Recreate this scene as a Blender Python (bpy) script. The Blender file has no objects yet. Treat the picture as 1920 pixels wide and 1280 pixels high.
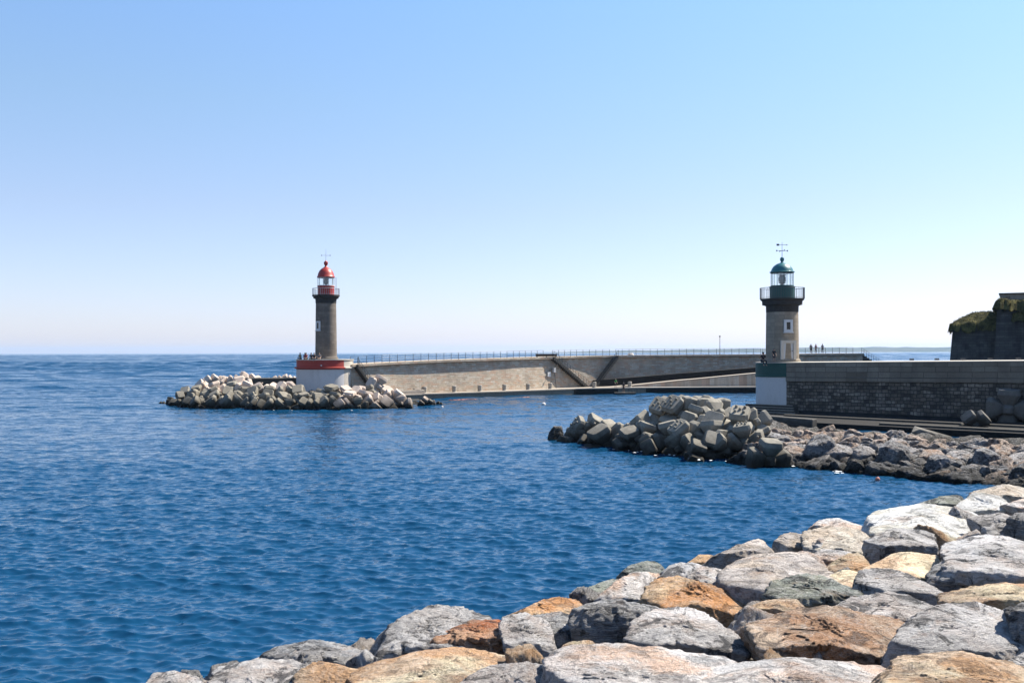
import bpy, bmesh, math, random
import numpy as np
from mathutils import Vector, Matrix, Euler
R = math.radians
random.seed(7); rng = np.random.default_rng(7)
S = bpy.context.scene
COL = S.collection

# ------------------------------------------------------------------ camera, sky, sun, exposure
F, H = 1867.0, 7.1                       # focal length in pixels of a 1920 wide picture; eye height above the sea
cam = bpy.data.cameras.new('camera'); camo = bpy.data.objects.new('camera', cam); COL.objects.link(camo)
cam.sensor_width = 36; cam.lens = F/1920*36; cam.clip_start = .1; cam.clip_end = 60000
cam.shift_y = (660.1-640)/1920
camo.location = (0, 0, H); camo.rotation_euler = (R(90), .00225, 0)
S.camera = camo
SUN_AZ, SUN_EL = R(62), R(50)            # azimuth clockwise from +Y
SUN = Vector((math.sin(SUN_AZ)*math.cos(SUN_EL), math.cos(SUN_AZ)*math.cos(SUN_EL), math.sin(SUN_EL)))
w = bpy.data.worlds.new('World'); S.world = w; w.use_nodes = True
wn = w.node_tree; wn.nodes.clear()
sky = wn.nodes.new('ShaderNodeTexSky'); sky.sky_type = 'NISHITA'; sky.sun_disc = False
sky.sun_elevation = SUN_EL; sky.sun_rotation = SUN_AZ
sky.altitude = 0; sky.air_density = 1.0; sky.dust_density = .35; sky.ozone_density = 2.0
bg = wn.nodes.new('ShaderNodeBackground'); bg.inputs[1].default_value = .07
wo = wn.nodes.new('ShaderNodeOutputWorld')
tcw = wn.nodes.new('ShaderNodeTexCoord'); sxw = wn.nodes.new('ShaderNodeSeparateXYZ'); rw_ = wn.nodes.new('ShaderNodeValToRGB'); mw = wn.nodes.new('ShaderNodeMix')
wn.links.new(tcw.outputs['Generated'], sxw.inputs[0]); wn.links.new(sxw.outputs[2], rw_.inputs[0])
er = rw_.color_ramp.elements                              # humid sea air: bluer and paler towards the horizon than the clear-air model
for _ in range(3): er.new(.5)
for e_, (p_, c_) in zip(er, ((0, (.82,.82,1.16)), (.05, (.88,.85,1.08)), (.14, (.97,.90,1.0)), (.24, (1.01,1.04,1.07)), (.42, (1.05,1.27,1.44)))): e_.position = p_; e_.color = (*c_, 1)
mw.data_type = 'RGBA'; mw.blend_type = 'MULTIPLY'; mw.inputs[0].default_value = 1
wn.links.new(sky.outputs[0], mw.inputs[6]); wn.links.new(rw_.outputs[0], mw.inputs[7]); wn.links.new(mw.outputs[2], bg.inputs[0]); wn.links.new(bg.outputs[0], wo.inputs[0])
sl = bpy.data.lights.new('sun', 'SUN'); sl.energy = 5.0; sl.angle = R(.5); sl.color = (1, .93, .82)
so = bpy.data.objects.new('sun', sl); COL.objects.link(so); so.location = (40, 20, 60)
so.rotation_euler = SUN.to_track_quat('Z', 'Y').to_euler()
S.view_settings.view_transform = 'Standard'; S.view_settings.look = 'None'
S.view_settings.exposure = 1.24; S.view_settings.gamma = 1
S.cycles.max_bounces = 6; S.cycles.sample_clamp_direct = 3.0; S.cycles.sample_clamp_indirect = 3.0

def hy(px): return 662.3-.00225*px                       # the horizon row at a column of the picture
def P(px, py, d): return Vector(((px-960)/F*d, d, H-(py-hy(px))/F*d))
def dwater(px, py): return H*F/(py-hy(px))

# ------------------------------------------------------------------ object helpers
def obj(name, me, m=None, parent=None, loc=None, rot=None):
    o = bpy.data.objects.new(name, me); COL.objects.link(o)
    if me is not None and m is not None and not me.materials: me.materials.append(m)
    if parent is not None: o.parent = parent
    if loc is not None: o.location = loc
    if rot is not None: o.rotation_euler = rot
    return o
def tag(o, label=None, cat=None, group=None, kind=None):
    if label: o['label'] = label
    if cat: o['category'] = cat
    if group: o['group'] = group
    if kind: o['kind'] = kind
    return o
def empty(name, loc, label, cat, group=None, rz=0):
    o = bpy.data.objects.new(name, None); COL.objects.link(o); o.location = loc; o.rotation_euler = (0, 0, rz)
    o.empty_display_size = .5
    return tag(o, label, cat, group)
def np_mesh(name, v, f, smooth=False):
    v = np.asarray(v, dtype=np.float32); f = np.asarray(f, dtype=np.int32)
    me = bpy.data.meshes.new(name); n, k = f.shape
    me.vertices.add(len(v)); me.vertices.foreach_set('co', v.ravel())
    me.loops.add(n*k); me.loops.foreach_set('vertex_index', f.ravel())
    me.polygons.add(n); me.polygons.foreach_set('loop_start', np.arange(0, n*k, k, dtype=np.int32))
    if smooth: me.polygons.foreach_set('use_smooth', np.ones(n, dtype=bool))
    me.update(); me.validate(); return me
class MB:
    def __init__(s): s.v = []; s.f = []; s.uv = {}
    def add(s, vs, fs):
        b = len(s.v); s.v += [tuple(p) for p in vs]; s.f += [tuple(i+b for i in q) for q in fs]; return s
    def box(s, c, d, rot=None):
        M = Euler(rot).to_matrix() if rot else Matrix.Identity(3)
        vs = [Vector(c)+M @ Vector((x*d[0]/2, y*d[1]/2, z*d[2]/2)) for x in (-1, 1) for y in (-1, 1) for z in (-1, 1)]
        return s.add(vs, [(0,1,3,2),(4,6,7,5),(0,4,5,1),(2,3,7,6),(0,2,6,4),(1,5,7,3)])
    def tube(s, a, b, r, r2=None, n=6, cap=True):
        a, b = Vector(a), Vector(b); z = (b-a).normalized(); r2 = r if r2 is None else r2
        x = z.orthogonal().normalized(); y = z.cross(x)
        vs = [a+(x*math.cos(t)+y*math.sin(t))*r for t in [2*math.pi*i/n for i in range(n)]]
        vs += [b+(x*math.cos(t)+y*math.sin(t))*r2 for t in [2*math.pi*i/n for i in range(n)]]
        fs = [(i, (i+1) % n, n+(i+1) % n, n+i) for i in range(n)]
        if cap: fs += [tuple(range(n-1, -1, -1)), tuple(range(n, 2*n))]
        return s.add(vs, fs)
    def lathe(s, prof, n=48, a0=0, a1=2*math.pi, c=(0, 0, 0)):
        full = abs(a1-a0-2*math.pi) < 1e-6; m = n if full else n+1; k = len(prof)
        vs = [(c[0]+r*math.cos(a0+(a1-a0)*i/n), c[1]+r*math.sin(a0+(a1-a0)*i/n), c[2]+z) for i in range(m) for r, z in prof]
        fs = [(i*k+j, ((i+1) % m)*k+j, ((i+1) % m)*k+j+1, i*k+j+1) for i in range(n) for j in range(k-1)]
        return s.add(vs, fs)
    def prism(s, poly, z0, z1):                        # a plan outline raised from z0 to z1 (counter-clockwise)
        n = len(poly); zz = (lambda z, i: z[i] if hasattr(z, '__len__') else z)
        vs = [(p[0], p[1], zz(z0, i)) for i, p in enumerate(poly)]+[(p[0], p[1], zz(z1, i)) for i, p in enumerate(poly)]
        return s.add(vs, [tuple(range(n-1, -1, -1)), tuple(range(n, 2*n))]+[(i, (i+1) % n, n+(i+1) % n, n+i) for i in range(n)])
    def extrude(s, prof, a, b):                        # profile of points in (out, z) run along a -> b ; out = right-hand side
        pass
    def mesh(s, name, smooth=False, bevel=0):
        me = bpy.data.meshes.new(name); me.from_pydata(s.v, [], s.f); me.update()
        bm = bmesh.new(); bm.from_mesh(me); bmesh.ops.recalc_face_normals(bm, faces=bm.faces)
        if bevel: bmesh.ops.bevel(bm, geom=bm.edges[:], offset=bevel, segments=1, affect='EDGES')
        bm.to_mesh(me); bm.free()
        if smooth:
            for p in me.polygons: p.use_smooth = True
            me.set_sharp_from_angle(angle=R(35))
        return me
    def build(s, name, m, parent=None, smooth=False, bevel=0, loc=None, rot=None):
        return obj(name, s.mesh(name, smooth, bevel), m, parent, loc, rot)

# ------------------------------------------------------------------ noise in numpy
_perm = rng.permutation(256); _perm = np.concatenate([_perm, _perm, _perm])
_g = rng.normal(size=(256, 3)); _g /= np.linalg.norm(_g, axis=1)[:, None]
def perlin(p):
    p = np.asarray(p, float); i = np.floor(p).astype(int); f = p-i; i &= 255; u = f*f*f*(f*(f*6-15)+10); out = np.zeros(len(p))
    for dx in (0, 1):
        wx = u[:, 0] if dx else 1-u[:, 0]
        for dy in (0, 1):
            wy = u[:, 1] if dy else 1-u[:, 1]
            for dz in (0, 1):
                wz = u[:, 2] if dz else 1-u[:, 2]
                h = _perm[_perm[_perm[(i[:, 0]+dx) & 255]+((i[:, 1]+dy) & 255)]+((i[:, 2]+dz) & 255)]
                out += wx*wy*wz*np.einsum('ij,ij->i', _g[h], f-np.array([dx, dy, dz]))
    return out*1.6
def fbm(p, o=4, ridged=False):
    a = 1; s = np.zeros(len(p)); q = np.array(p, float)
    for k in range(o):
        n = perlin(q); s += a*((.5-np.abs(n)) if ridged else n); a *= .5; q = q*2.03+17.3
    return s

# ------------------------------------------------------------------ materials
def dim(k, *cs): return [tuple(x*k for x in c) for c in cs]
class NT:
    def __init__(s, name):
        s.m = bpy.data.materials.new(name); s.m.use_nodes = True; s.t = s.m.node_tree; s.t.nodes.clear()
        s.o = s.n('OutputMaterial'); s.b = s.n('BsdfPrincipled'); s.l(s.b.outputs[0], s.o.inputs[0])
    def n(s, ty, **k):
        x = s.t.nodes.new('ShaderNode'+ty)
        for a, b in k.items(): setattr(x, a, b)
        return x
    def l(s, a, b): s.t.links.new(a, b)
    def put(s, sock, v):
        if isinstance(v, bpy.types.NodeSocket): s.l(v, sock)
        elif isinstance(v, (tuple, list)) and sock.type == 'RGBA' and len(v) == 3: sock.default_value = (*v, 1)
        else: sock.default_value = v
    def coord(s, which='Object', off=True):
        c = s.n('TexCoord').outputs[which]
        if not off: return c
        r = s.n('ObjectInfo').outputs['Random']; m = s.n('VectorMath', operation='SCALE'); m.inputs[0].default_value = (37, 91, 53); s.l(r, m.inputs['Scale'])
        a = s.n('VectorMath', operation='ADD'); s.l(c, a.inputs[0]); s.l(m.outputs[0], a.inputs[1]); return a.outputs[0]
    def mapping(s, v, scale=(1, 1, 1), rot=(0, 0, 0)):
        m = s.n('Mapping'); s.l(v, m.inputs[0]); m.inputs['Scale'].default_value = scale; m.inputs['Rotation'].default_value = rot; return m.outputs[0]
    def noise(s, v, scale, detail=6, rough=.6, dist=0):
        x = s.n('TexNoise'); s.l(v, x.inputs['Vector']); x.inputs['Scale'].default_value = scale; x.inputs['Detail'].default_value = detail
        x.inputs['Roughness'].default_value = rough; x.inputs['Distortion'].default_value = dist; return x.outputs[0]
    def ramp(s, f, pts):
        x = s.n('ValToRGB'); s.l(f, x.inputs[0]); e = x.color_ramp.elements
        while len(e) < len(pts): e.new(.5)
        for q, (p, c) in zip(e, pts): q.position = p; q.color = (*c, 1) if hasattr(c, '__len__') else (c, c, c, 1)
        return x.outputs[0]
    def mix(s, f, a, b, mode='MIX'):
        x = s.n('Mix', data_type='RGBA', blend_type=mode); s.put(x.inputs[0], f); s.put(x.inputs[6], a); s.put(x.inputs[7], b); return x.outputs[2]
    def math(s, op, a, b=0, c=None):
        x = s.n('Math', operation=op); s.put(x.inputs[0], a); s.put(x.inputs[1], b)
        if c is not None: s.put(x.inputs[2], c)
        return x.outputs[0]
    def bump(s, h, strength=.5, dist=.05, nrm=None):
        x = s.n('Bump'); x.inputs['Strength'].default_value = strength; x.inputs['Distance'].default_value = dist; s.l(h, x.inputs['Height'])
        if nrm is not None: s.l(nrm, x.inputs['Normal'])
        return x.outputs[0]
    def posz(s):
        g = s.n('NewGeometry'); x = s.n('SeparateXYZ'); s.l(g.outputs['Position'], x.inputs[0]); return x.outputs[2]
    def done(s, color, rough=.8, nrm=None, **k):
        s.put(s.b.inputs['Base Color'], color); s.put(s.b.inputs['Roughness'], rough)
        if nrm is not None: s.l(nrm, s.b.inputs['Normal'])
        for a, v in k.items(): s.put(s.b.inputs[a.replace('_', ' ')], v)
        return s.m

def tide(t, col, v, lo=.15, hi=1.1, dark=(.012, .012, .010)):
    """the dark weedy band that the sea leaves on stone, by height above the water"""
    n = t.noise(v, 1.6, 4); z = t.math('ADD', t.posz(), t.math('MULTIPLY', t.math('SUBTRACT', n, .5), 1.6))
    mr = t.n('MapRange'); t.l(z, mr.inputs[0]); mr.inputs[1].default_value = lo; mr.inputs[2].default_value = hi
    return t.mix(mr.outputs[0], dark, col)

def rock_mat(name, base, light, dark, stain, stain_amt=.35, strata=(1, 1, 3), rot=(.4, .3, .2), veins=.5, spots=.8, wet=False, fine=1.0):
    k_ = .82 if wet else 1.32; base, light, stain = [tuple(min(.86, x*k_) for x in c_) for c_ in (base, light, stain)]; dark = dim(.6, dark)[0]
    t = NT(name); v = t.coord(); vs = t.mapping(v, strata, rot)
    big = t.noise(v, 1.1, 5, .6); mid = t.noise(vs, 3.2, 9, .72, .5); tiny = t.noise(v, 24, 6, .75); vb = t.mapping(vs, (1, 1, 3.2)); band = t.noise(vb, 5.0, 7, .72, .7)
    c = t.mix(t.ramp(mid, [(.36, 0), (.54, 1)]), dark, light)
    c = t.mix(.38, c, base)
    c = t.mix(t.ramp(big, [(.46, 0), (.56, min(1, stain_amt*1.5))]), c, stain); c = t.mix(t.ramp(t.noise(v, .8, 4, .55), [(.50, 0), (.60, .55)]), c, tuple(min(.86, x*1.35) for x in light))
    ru = t.noise(v, 1.7, 6, .65, .6); c = t.mix(t.ramp(ru, [(.57, 0), (.66, stain_amt)]), c, (.44, .26, .15))
    # pale mineral veins along the bedding
    ve = t.noise(vs, 2.0, 8, .62, 1.4); vr = t.ramp(ve, [(.46, 0), (.495, 1), (.53, 0)])
    c = t.mix(t.ramp(t.noise(v, .75, 3, .5), [(.38, .42), (.62, 0)]), c, dark); c = t.mix(t.math('MULTIPLY', vr, veins), c, (.66, .63, .59))
    # black lichen and pits
    sp = t.noise(v, 2.7, 9, .74, .9); sr = t.ramp(sp, [(.535, 0), (.59, 1)])
    c = t.mix(t.math('MULTIPLY', sr, spots), c, (.022, .023, .027))
    c = t.mix(t.ramp(tiny, [(.32, .5), (.48, 0)]), c, (.035, .033, .031))
    c = t.mix(t.ramp(tiny, [(.55, 0), (.75, .35)]), c, (.70, .66, .61))
    if wet: c = tide(t, c, v)
    hgt = t.math('ADD', t.math('ADD', t.math('MULTIPLY', mid, .9), t.math('MULTIPLY', band, .55)), t.math('MULTIPLY', tiny, .28))
    c = t.mix(t.ramp(band, [(.34, .42), (.45, 0)]), c, tuple(x*.4 for x in dark)); c = t.mix(t.ramp(band, [(.56, 0), (.70, .3)]), c, light)
    hgt = t.math('SUBTRACT', hgt, t.math('MULTIPLY', sr, .35))
    return t.done(c, .9, t.bump(hgt, 1.0, .22*fine), Specular_IOR_Level=.25)
RM = {
 'grey':   rock_mat('grey_limestone', (.28,.265,.255), (.47,.45,.43), (.10,.105,.115), (.36,.31,.27), .3),
 'lgrey':  rock_mat('light_grey_limestone', (.40,.38,.365), (.58,.55,.52), (.17,.17,.175), (.46,.37,.31), .4, spots=.8),
 'dgrey':  rock_mat('dark_grey_schist', (.15,.155,.165), (.33,.33,.33), (.045,.05,.055), (.24,.22,.20), .3, (1,1,5), (.5,.2,.1), .6),
 'green':  rock_mat('green_grey_schist', (.15,.165,.15), (.30,.32,.28), (.05,.058,.05), (.22,.22,.16), .4, (1,1,5), (.2,.5,.1), .5),
 'white':  rock_mat('white_marble', (.66,.63,.55), (.78,.76,.70), (.44,.41,.36), (.70,.62,.50), .4, veins=.2, spots=.22),
 'cream':  rock_mat('cream_limestone', (.54,.46,.37), (.68,.61,.52), (.30,.25,.20), (.50,.38,.27), .4, (1,1,4), (.35,.25,.1), .3, .35),
 'tan':    rock_mat('tan_sandstone', (.52,.37,.24), (.60,.46,.32), (.40,.27,.17), (.50,.32,.18), .4, veins=.1, spots=.10, fine=.45),
 'tanrough': rock_mat('rough_tan_stone', (.46,.32,.20), (.60,.46,.33), (.22,.15,.09), (.45,.26,.13), .6, veins=.2, spots=.4),
 'orange': rock_mat('orange_stained_stone', (.42,.24,.12), (.55,.37,.23), (.20,.11,.06), (.48,.23,.09), .7, (1,1,2.5), veins=.25, spots=.35),
 'brown':  rock_mat('brown_conglomerate', (.30,.20,.13), (.50,.38,.28), (.11,.07,.045), (.36,.20,.11), .6, (1,1,2), veins=.3, spots=.6),
 'rust':   rock_mat('rusty_red_stone', (.22,.10,.05), (.42,.26,.16), (.06,.03,.018), (.30,.10,.035), .8, (1,1,2), veins=.15, spots=.7),
 'taupe':  rock_mat('taupe_stone', (.31,.275,.245), (.40,.36,.33), (.19,.165,.145), (.36,.29,.22), .5, (1,1,3), (.2,.1,.3), .2, .3, fine=.7),
 'pink':   rock_mat('pinkish_white_stone', (.50,.44,.40), (.66,.62,.58), (.26,.24,.235), (.54,.38,.28), .65, (1,1,3), (.15,.2,.1), .5, .35),
}
RW = {
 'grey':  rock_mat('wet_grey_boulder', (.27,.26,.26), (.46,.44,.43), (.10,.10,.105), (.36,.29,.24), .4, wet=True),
 'dgrey': rock_mat('wet_dark_and_gap_shade', (.14,.145,.155), (.32,.32,.33), (.05,.05,.055), (.22,.20,.18), .4, wet=True),
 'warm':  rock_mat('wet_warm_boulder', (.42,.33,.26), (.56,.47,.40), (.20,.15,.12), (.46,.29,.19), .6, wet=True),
 'black': rock_mat('weedy_black_and_gap_shade', (.04,.04,.038), (.10,.095,.085), (.015,.015,.015), (.07,.055,.035), .5, wet=True),
}
def concrete(name, a, b, stain, amt=.4, wet=True, bumpd=.03, sc=1.0):
    a, b, stain = dim(.66, a, b, stain)
    t = NT(name); v = t.coord(); n1 = t.noise(v, .8*sc, 5); n2 = t.noise(v, 5*sc, 8, .7); n3 = t.noise(v, 40*sc, 4, .7)
    c = t.mix(t.ramp(n2, [(.35, 0), (.65, 1)]), a, b)
    st = t.noise(t.mapping(v, (1, 1, .25)), 1.3*sc, 6, .65); c = t.mix(t.ramp(st, [(.5, 0), (.7, amt)]), c, stain)
    c = t.mix(t.ramp(n3, [(.35, .25), (.55, 0)]), c, stain)
    if wet: c = tide(t, c, v, .3, 1.9, (.022, .019, .014))  # weed band drawn higher on concrete, adding shade low in the block heaps
    return t.done(c, .88, t.bump(t.math('ADD', n2, t.math('MULTIPLY', n3, .4)), .6, bumpd), Specular_IOR_Level=.25)
M = {}
M['conc_grey'] = concrete('grey_concrete', (.30,.275,.235), (.38,.35,.30), (.14,.13,.115))
M['conc_pink'] = concrete('pale_pinkish_concrete', (.66,.53,.43), (.78,.65,.54), (.36,.28,.22))
M['conc_dry'] = concrete('dry_concrete', (.40,.36,.30), (.50,.46,.39), (.24,.21,.17), wet=False)
M['conc_dark'] = concrete('dark_concrete', (.07,.066,.058), (.12,.11,.095), (.03,.03,.028), wet=False)
M['conc_shade'] = concrete('shade_dark_concrete', (.15,.14,.125), (.20,.19,.17), (.06,.06,.055))  # darker copy of the block concrete; the mole's shade is in its colour
M['conc_block'] = concrete('greenish_grey_block_concrete', (.31,.285,.23), (.41,.375,.31), (.11,.105,.085), .5)
M['conc_low'] = concrete('grey_green_low_concrete', (.26,.235,.185), (.35,.315,.25), (.10,.092,.075), .5)
M['quay_top'] = concrete('pale_quay_concrete', (.44,.38,.31), (.54,.47,.39), (.26,.22,.18), wet=False)
M['quay_side'] = concrete('stained_quay_face', (.22,.19,.15), (.30,.265,.21), (.09,.08,.06), wet=False)
M['plaster'] = concrete('white_weathered_paint', (.70,.68,.66), (.78,.76,.74), (.46,.44,.41), .5, False, .012)
M['plaster_cream'] = concrete('cream_render', (.62,.56,.47), (.70,.64,.55), (.42,.36,.29), .5, False, .012)
def paint(name, c, c2, rough=.45, sc=1.0):
    c, c2 = dim(.78, c, c2)
    t = NT(name); v = t.coord(); n = t.noise(v, 1.4*sc, 7, .7); st = t.noise(t.mapping(v, (1, 1, .2)), 2.2*sc, 6, .7)
    k = t.mix(t.ramp(n, [(.4, 0), (.7, .6)]), c, c2); k = t.mix(t.ramp(st, [(.58, 0), (.75, .35)]), k, tuple(x*.4 for x in c))
    return t.done(k, rough, t.bump(n, .25, .01))
M['red'] = paint('red_paint', (.36,.024,.014), (.44,.05,.03)); M['red_wall'] = paint('faded_red_masonry_paint', (.34,.035,.022), (.44,.06,.04), .7)
M['green'] = paint('dark_green_paint', (.008,.075,.065), (.015,.11,.095)); M['green_wall'] = paint('green_masonry_paint', (.006,.06,.048), (.012,.085,.065), .65)
M['dome_green'] = paint('sea_green_dome_paint', (.02,.14,.15), (.04,.20,.20), .4)
M['white_trim'] = paint('white_trim_paint', (.62,.62,.61), (.70,.70,.68), .6); M['door'] = paint('grey_white_door_paint', (.48,.49,.50), (.55,.56,.56), .5)
M['iron'] = paint('dark_iron', (.05,.055,.06), (.09,.085,.08), .5); M['rail_white'] = paint('pale_galvanised_rail', (.42,.43,.44), (.50,.5,.5), .5)
M['dark_glass'] = paint('dark_window_glass', (.008,.010,.012), (.012,.014,.016), .15)
M['bench_brown'] = paint('brown_boards', (.05,.03,.022), (.07,.045,.03), .7)
M['orange_float'] = paint('orange_float', (.45,.14,.09), (.55,.24,.17), .7); M['white_float'] = paint('white_float', (.75,.68,.60), (.8,.76,.7), .4)
t = NT('clear_lantern_glass'); tr = t.n('BsdfTransparent'); gl = t.n('BsdfGlossy'); gl.inputs['Roughness'].default_value = .03
tr.inputs[0].default_value = (.93, .96, .96, 1); mx = t.n('MixShader'); mx.inputs[0].default_value = .10
t.l(tr.outputs[0], mx.inputs[1]); t.l(gl.outputs[0], mx.inputs[2]); t.l(mx.outputs[0], t.o.inputs[0]); M['glass'] = t.m
M['lens'] = paint('smoky_lens_glass', (.20,.22,.22), (.30,.32,.32), .08)

def masonry(name, cols, mortar, bw, bh, uv=True, offset=.5, amt=1.0, stain=(.05,.05,.045), stain_amt=.4, msize=.02, wet=False, bumpd=.05, patchy=.5, lift=.55):
    """coursed stone: brick pattern on metre UVs (or cylinder UVs), every stone its own tone"""
    cols = dim(lift, *cols); mortar, stain = dim(lift, mortar, stain)
    t = NT(name); c = t.coord('UV', False); v = t.coord('Object', False)
    wob = t.n('VectorMath', operation='SCALE'); nz = t.n('TexNoise'); t.l(c, nz.inputs[0]); nz.inputs['Scale'].default_value = 1.3
    sb = t.n('VectorMath', operation='SUBTRACT'); t.l(nz.outputs['Color'], sb.inputs[0]); sb.inputs[1].default_value = (.5, .5, .5)
    t.l(sb.outputs[0], wob.inputs[0]); wob.inputs['Scale'].default_value = bh*.55*amt
    ad = t.n('VectorMath', operation='ADD'); t.l(c, ad.inputs[0]); t.l(wob.outputs[0], ad.inputs[1]); uvw = ad.outputs[0]
    def brick(a, b, seed):
        x = t.n('TexBrick'); t.l(uvw, x.inputs['Vector']); x.inputs['Color1'].default_value = (*a, 1); x.inputs['Color2'].default_value = (*b, 1)
        x.inputs['Mortar'].default_value = (*mortar, 1); x.inputs['Scale'].default_value = 1; x.inputs['Mortar Size'].default_value = msize
        x.inputs['Mortar Smooth'].default_value = .3; x.inputs['Brick Width'].default_value = bw; x.inputs['Row Height'].default_value = bh; x.offset = offset
        x.inputs['Bias'].default_value = seed; return x
    b1 = brick(cols[0], cols[1], 0)
    sx = t.n('SeparateXYZ'); t.l(uvw, sx.inputs[0]); row = t.math('FLOOR', t.math('DIVIDE', sx.outputs[1], bh))
    colm = t.math('FLOOR', t.math('DIVIDE', t.math('ADD', sx.outputs[0], t.math('MULTIPLY', t.math('MODULO', row, 2), bw*offset)), bw))
    cb = t.n('CombineXYZ'); t.l(colm, cb.inputs[0]); t.l(row, cb.inputs[1]); wh = t.n('TexWhiteNoise', noise_dimensions='2D'); t.l(cb.outputs[0], wh.inputs['Vector'])
    sep = t.n('SeparateColor'); t.l(wh.outputs['Color'], sep.inputs[0])
    k = t.mix(t.ramp(sep.outputs[0], [(.3, 0), (1, patchy)]), b1.outputs['Color'], t.mix(b1.outputs['Fac'], cols[2], mortar))
    k = t.mix(t.ramp(sep.outputs[1], [(.45, 0), (1, patchy)]), k, cols[3])
    n2 = t.noise(v, 6, 7, .7); k = t.mix(t.ramp(n2, [(.35, .35), (.6, 0)]), k, tuple(x*.5 for x in cols[0]))
    st = t.noise(t.mapping(v, (1, 1, .3)), .55, 6, .65); k = t.mix(t.ramp(st, [(.48, 0), (.7, stain_amt)]), k, stain)
    if wet: k = tide(t, k, v, .2, 1.2)
    h = t.math('ADD', t.math('MULTIPLY', b1.outputs['Fac'], -1.0), t.math('MULTIPLY', n2, .5))
    return t.done(k, .9, t.bump(h, .8, bumpd), Specular_IOR_Level=.2)
M['wall_stone'] = masonry('brown_grey_rubble_masonry', [(.39,.32,.235),(.29,.245,.19),(.50,.45,.37),(.38,.24,.16)], (.34,.295,.23), .75, .26, amt=1.4, stain=(.17,.14,.11), stain_amt=.5, patchy=.75, lift=1.12)
M['mole_stone'] = masonry('dark_rubble_masonry', [(.20,.17,.135),(.10,.09,.078),(.36,.32,.27),(.05,.045,.042)], (.055,.049,.043), .62, .33, amt=1.7, msize=.035, stain=(.03,.032,.034), stain_amt=.6, bumpd=.12, patchy=.9, lift=.75)
M['mole_coping'] = masonry('grey_dressed_stone', [(.27,.23,.18),(.20,.17,.135),(.35,.315,.26),(.15,.125,.095)], (.09,.078,.065), 2.2, .52, amt=.25, stain=(.09,.08,.07), stain_amt=.5, patchy=.9, lift=.72)
M['tower_dark'] = masonry('dark_brown_ashlar', [(.22,.185,.15),(.17,.145,.12),(.28,.235,.195),(.12,.10,.085)], (.12,.10,.085), .8, .38, amt=.1, msize=.012, stain=(.06,.05,.045), stain_amt=.4, bumpd=.02, lift=.78)
M['tower_light'] = masonry('grey_beige_ashlar', [(.46,.385,.29),(.38,.315,.235),(.54,.47,.37),(.28,.225,.17)], (.25,.205,.16), 1.1, .40, amt=.08, msize=.012, stain=(.20,.17,.13), stain_amt=.5, bumpd=.02, lift=.64)
M['corbel'] = concrete('dark_corbel_stone', (.045,.042,.04), (.08,.074,.068), (.02,.02,.02), .5, False)  # near black slab and band below the gallery
M['ramp_dark'] = concrete('black_ramp_shade_and_facing', (.016,.015,.014), (.026,.024,.021), (.008,.008,.008), .6, False)  # ramp wall's shade put into the colour; quay facing and foreshore share it
M['fort_stone'] = masonry('dark_grey_fort_masonry', [(.13,.125,.12),(.09,.088,.085),(.19,.18,.17),(.05,.05,.05)], (.07,.068,.065), 1.0, .4, stain=(.02,.02,.02), stain_amt=.8, bumpd=.08)
t = NT('fort_earth_and_scrub'); v = t.coord(); n = t.noise(v, .9, 8, .7)
M['scrub'] = t.done(t.ramp(n, [(.35, (.02,.02,.010)), (.52, (.07,.065,.026)), (.7, (.16,.135,.05))]), 1, t.bump(n, 1, .3), Specular_IOR_Level=.1)
t = NT('dry_grass_blades'); v = t.coord(); n = t.noise(v, .7, 5, .7)
M['grass'] = t.done(t.ramp(n, [(.35, (.024,.026,.010)), (.55, (.062,.058,.022)), (.7, (.14,.115,.048))]), .9, Specular_IOR_Level=.1)
t = NT('distant_wooded_land'); v = t.coord(); n = t.noise(v, .004, 6, .6)
M['hill'] = t.done(t.ramp(n, [(.4, (.05,.065,.05)), (.6, (.11,.11,.09))]), 1, Specular_IOR_Level=0)
# the sea
SEA_A, SEA_B, SEA_C = .45, .72, (.004, .040, .093)
t = NT('sea_water'); v = t.coord('Object', False)
def slope(vec, scale, detail, amp):
    x = t.n('TexNoise'); t.l(vec, x.inputs['Vector']); x.inputs['Scale'].default_value = scale; x.inputs['Detail'].default_value = detail; x.inputs['Roughness'].default_value = .55
    a = t.n('VectorMath', operation='SUBTRACT'); t.l(x.outputs['Color'], a.inputs[0]); a.inputs[1].default_value = (.5, .5, .5)
    b = t.n('VectorMath', operation='MULTIPLY'); t.l(a.outputs[0], b.inputs[0]); b.inputs[1].default_value = (amp, amp, 0); return b.outputs[0]
def vadd(a, b):
    x = t.n('VectorMath', operation='ADD'); t.l(a, x.inputs[0]); t.l(b, x.inputs[1]); return x.outputs[0]
ripple = vadd(slope(t.mapping(v, (.8, 1.3, 1), (0, 0, .15)), 1.1, 3, SEA_A), slope(t.mapping(v, (.8, 1.3, 1), (0, 0, -.3)), 4.5, 4, SEA_B))
pat = t.noise(t.mapping(v, (.45, 1, 1)), .022, 5, .6)                       # gusts: calmer and rougher patches
rs = t.n('VectorMath', operation='SCALE'); t.l(ripple, rs.inputs[0]); t.l(t.math('ADD', t.math('MULTIPLY', pat, 1.3), .35), rs.inputs['Scale'])
nn = t.n('VectorMath', operation='NORMALIZE'); t.l(vadd(t.n('NewGeometry').outputs['Normal'], rs.outputs[0]), nn.inputs[0])
t.b.inputs['IOR'].default_value = 1.25
M['sea'] = t.done(SEA_C, .10, nn.outputs[0], Specular_IOR_Level=.5)

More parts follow.
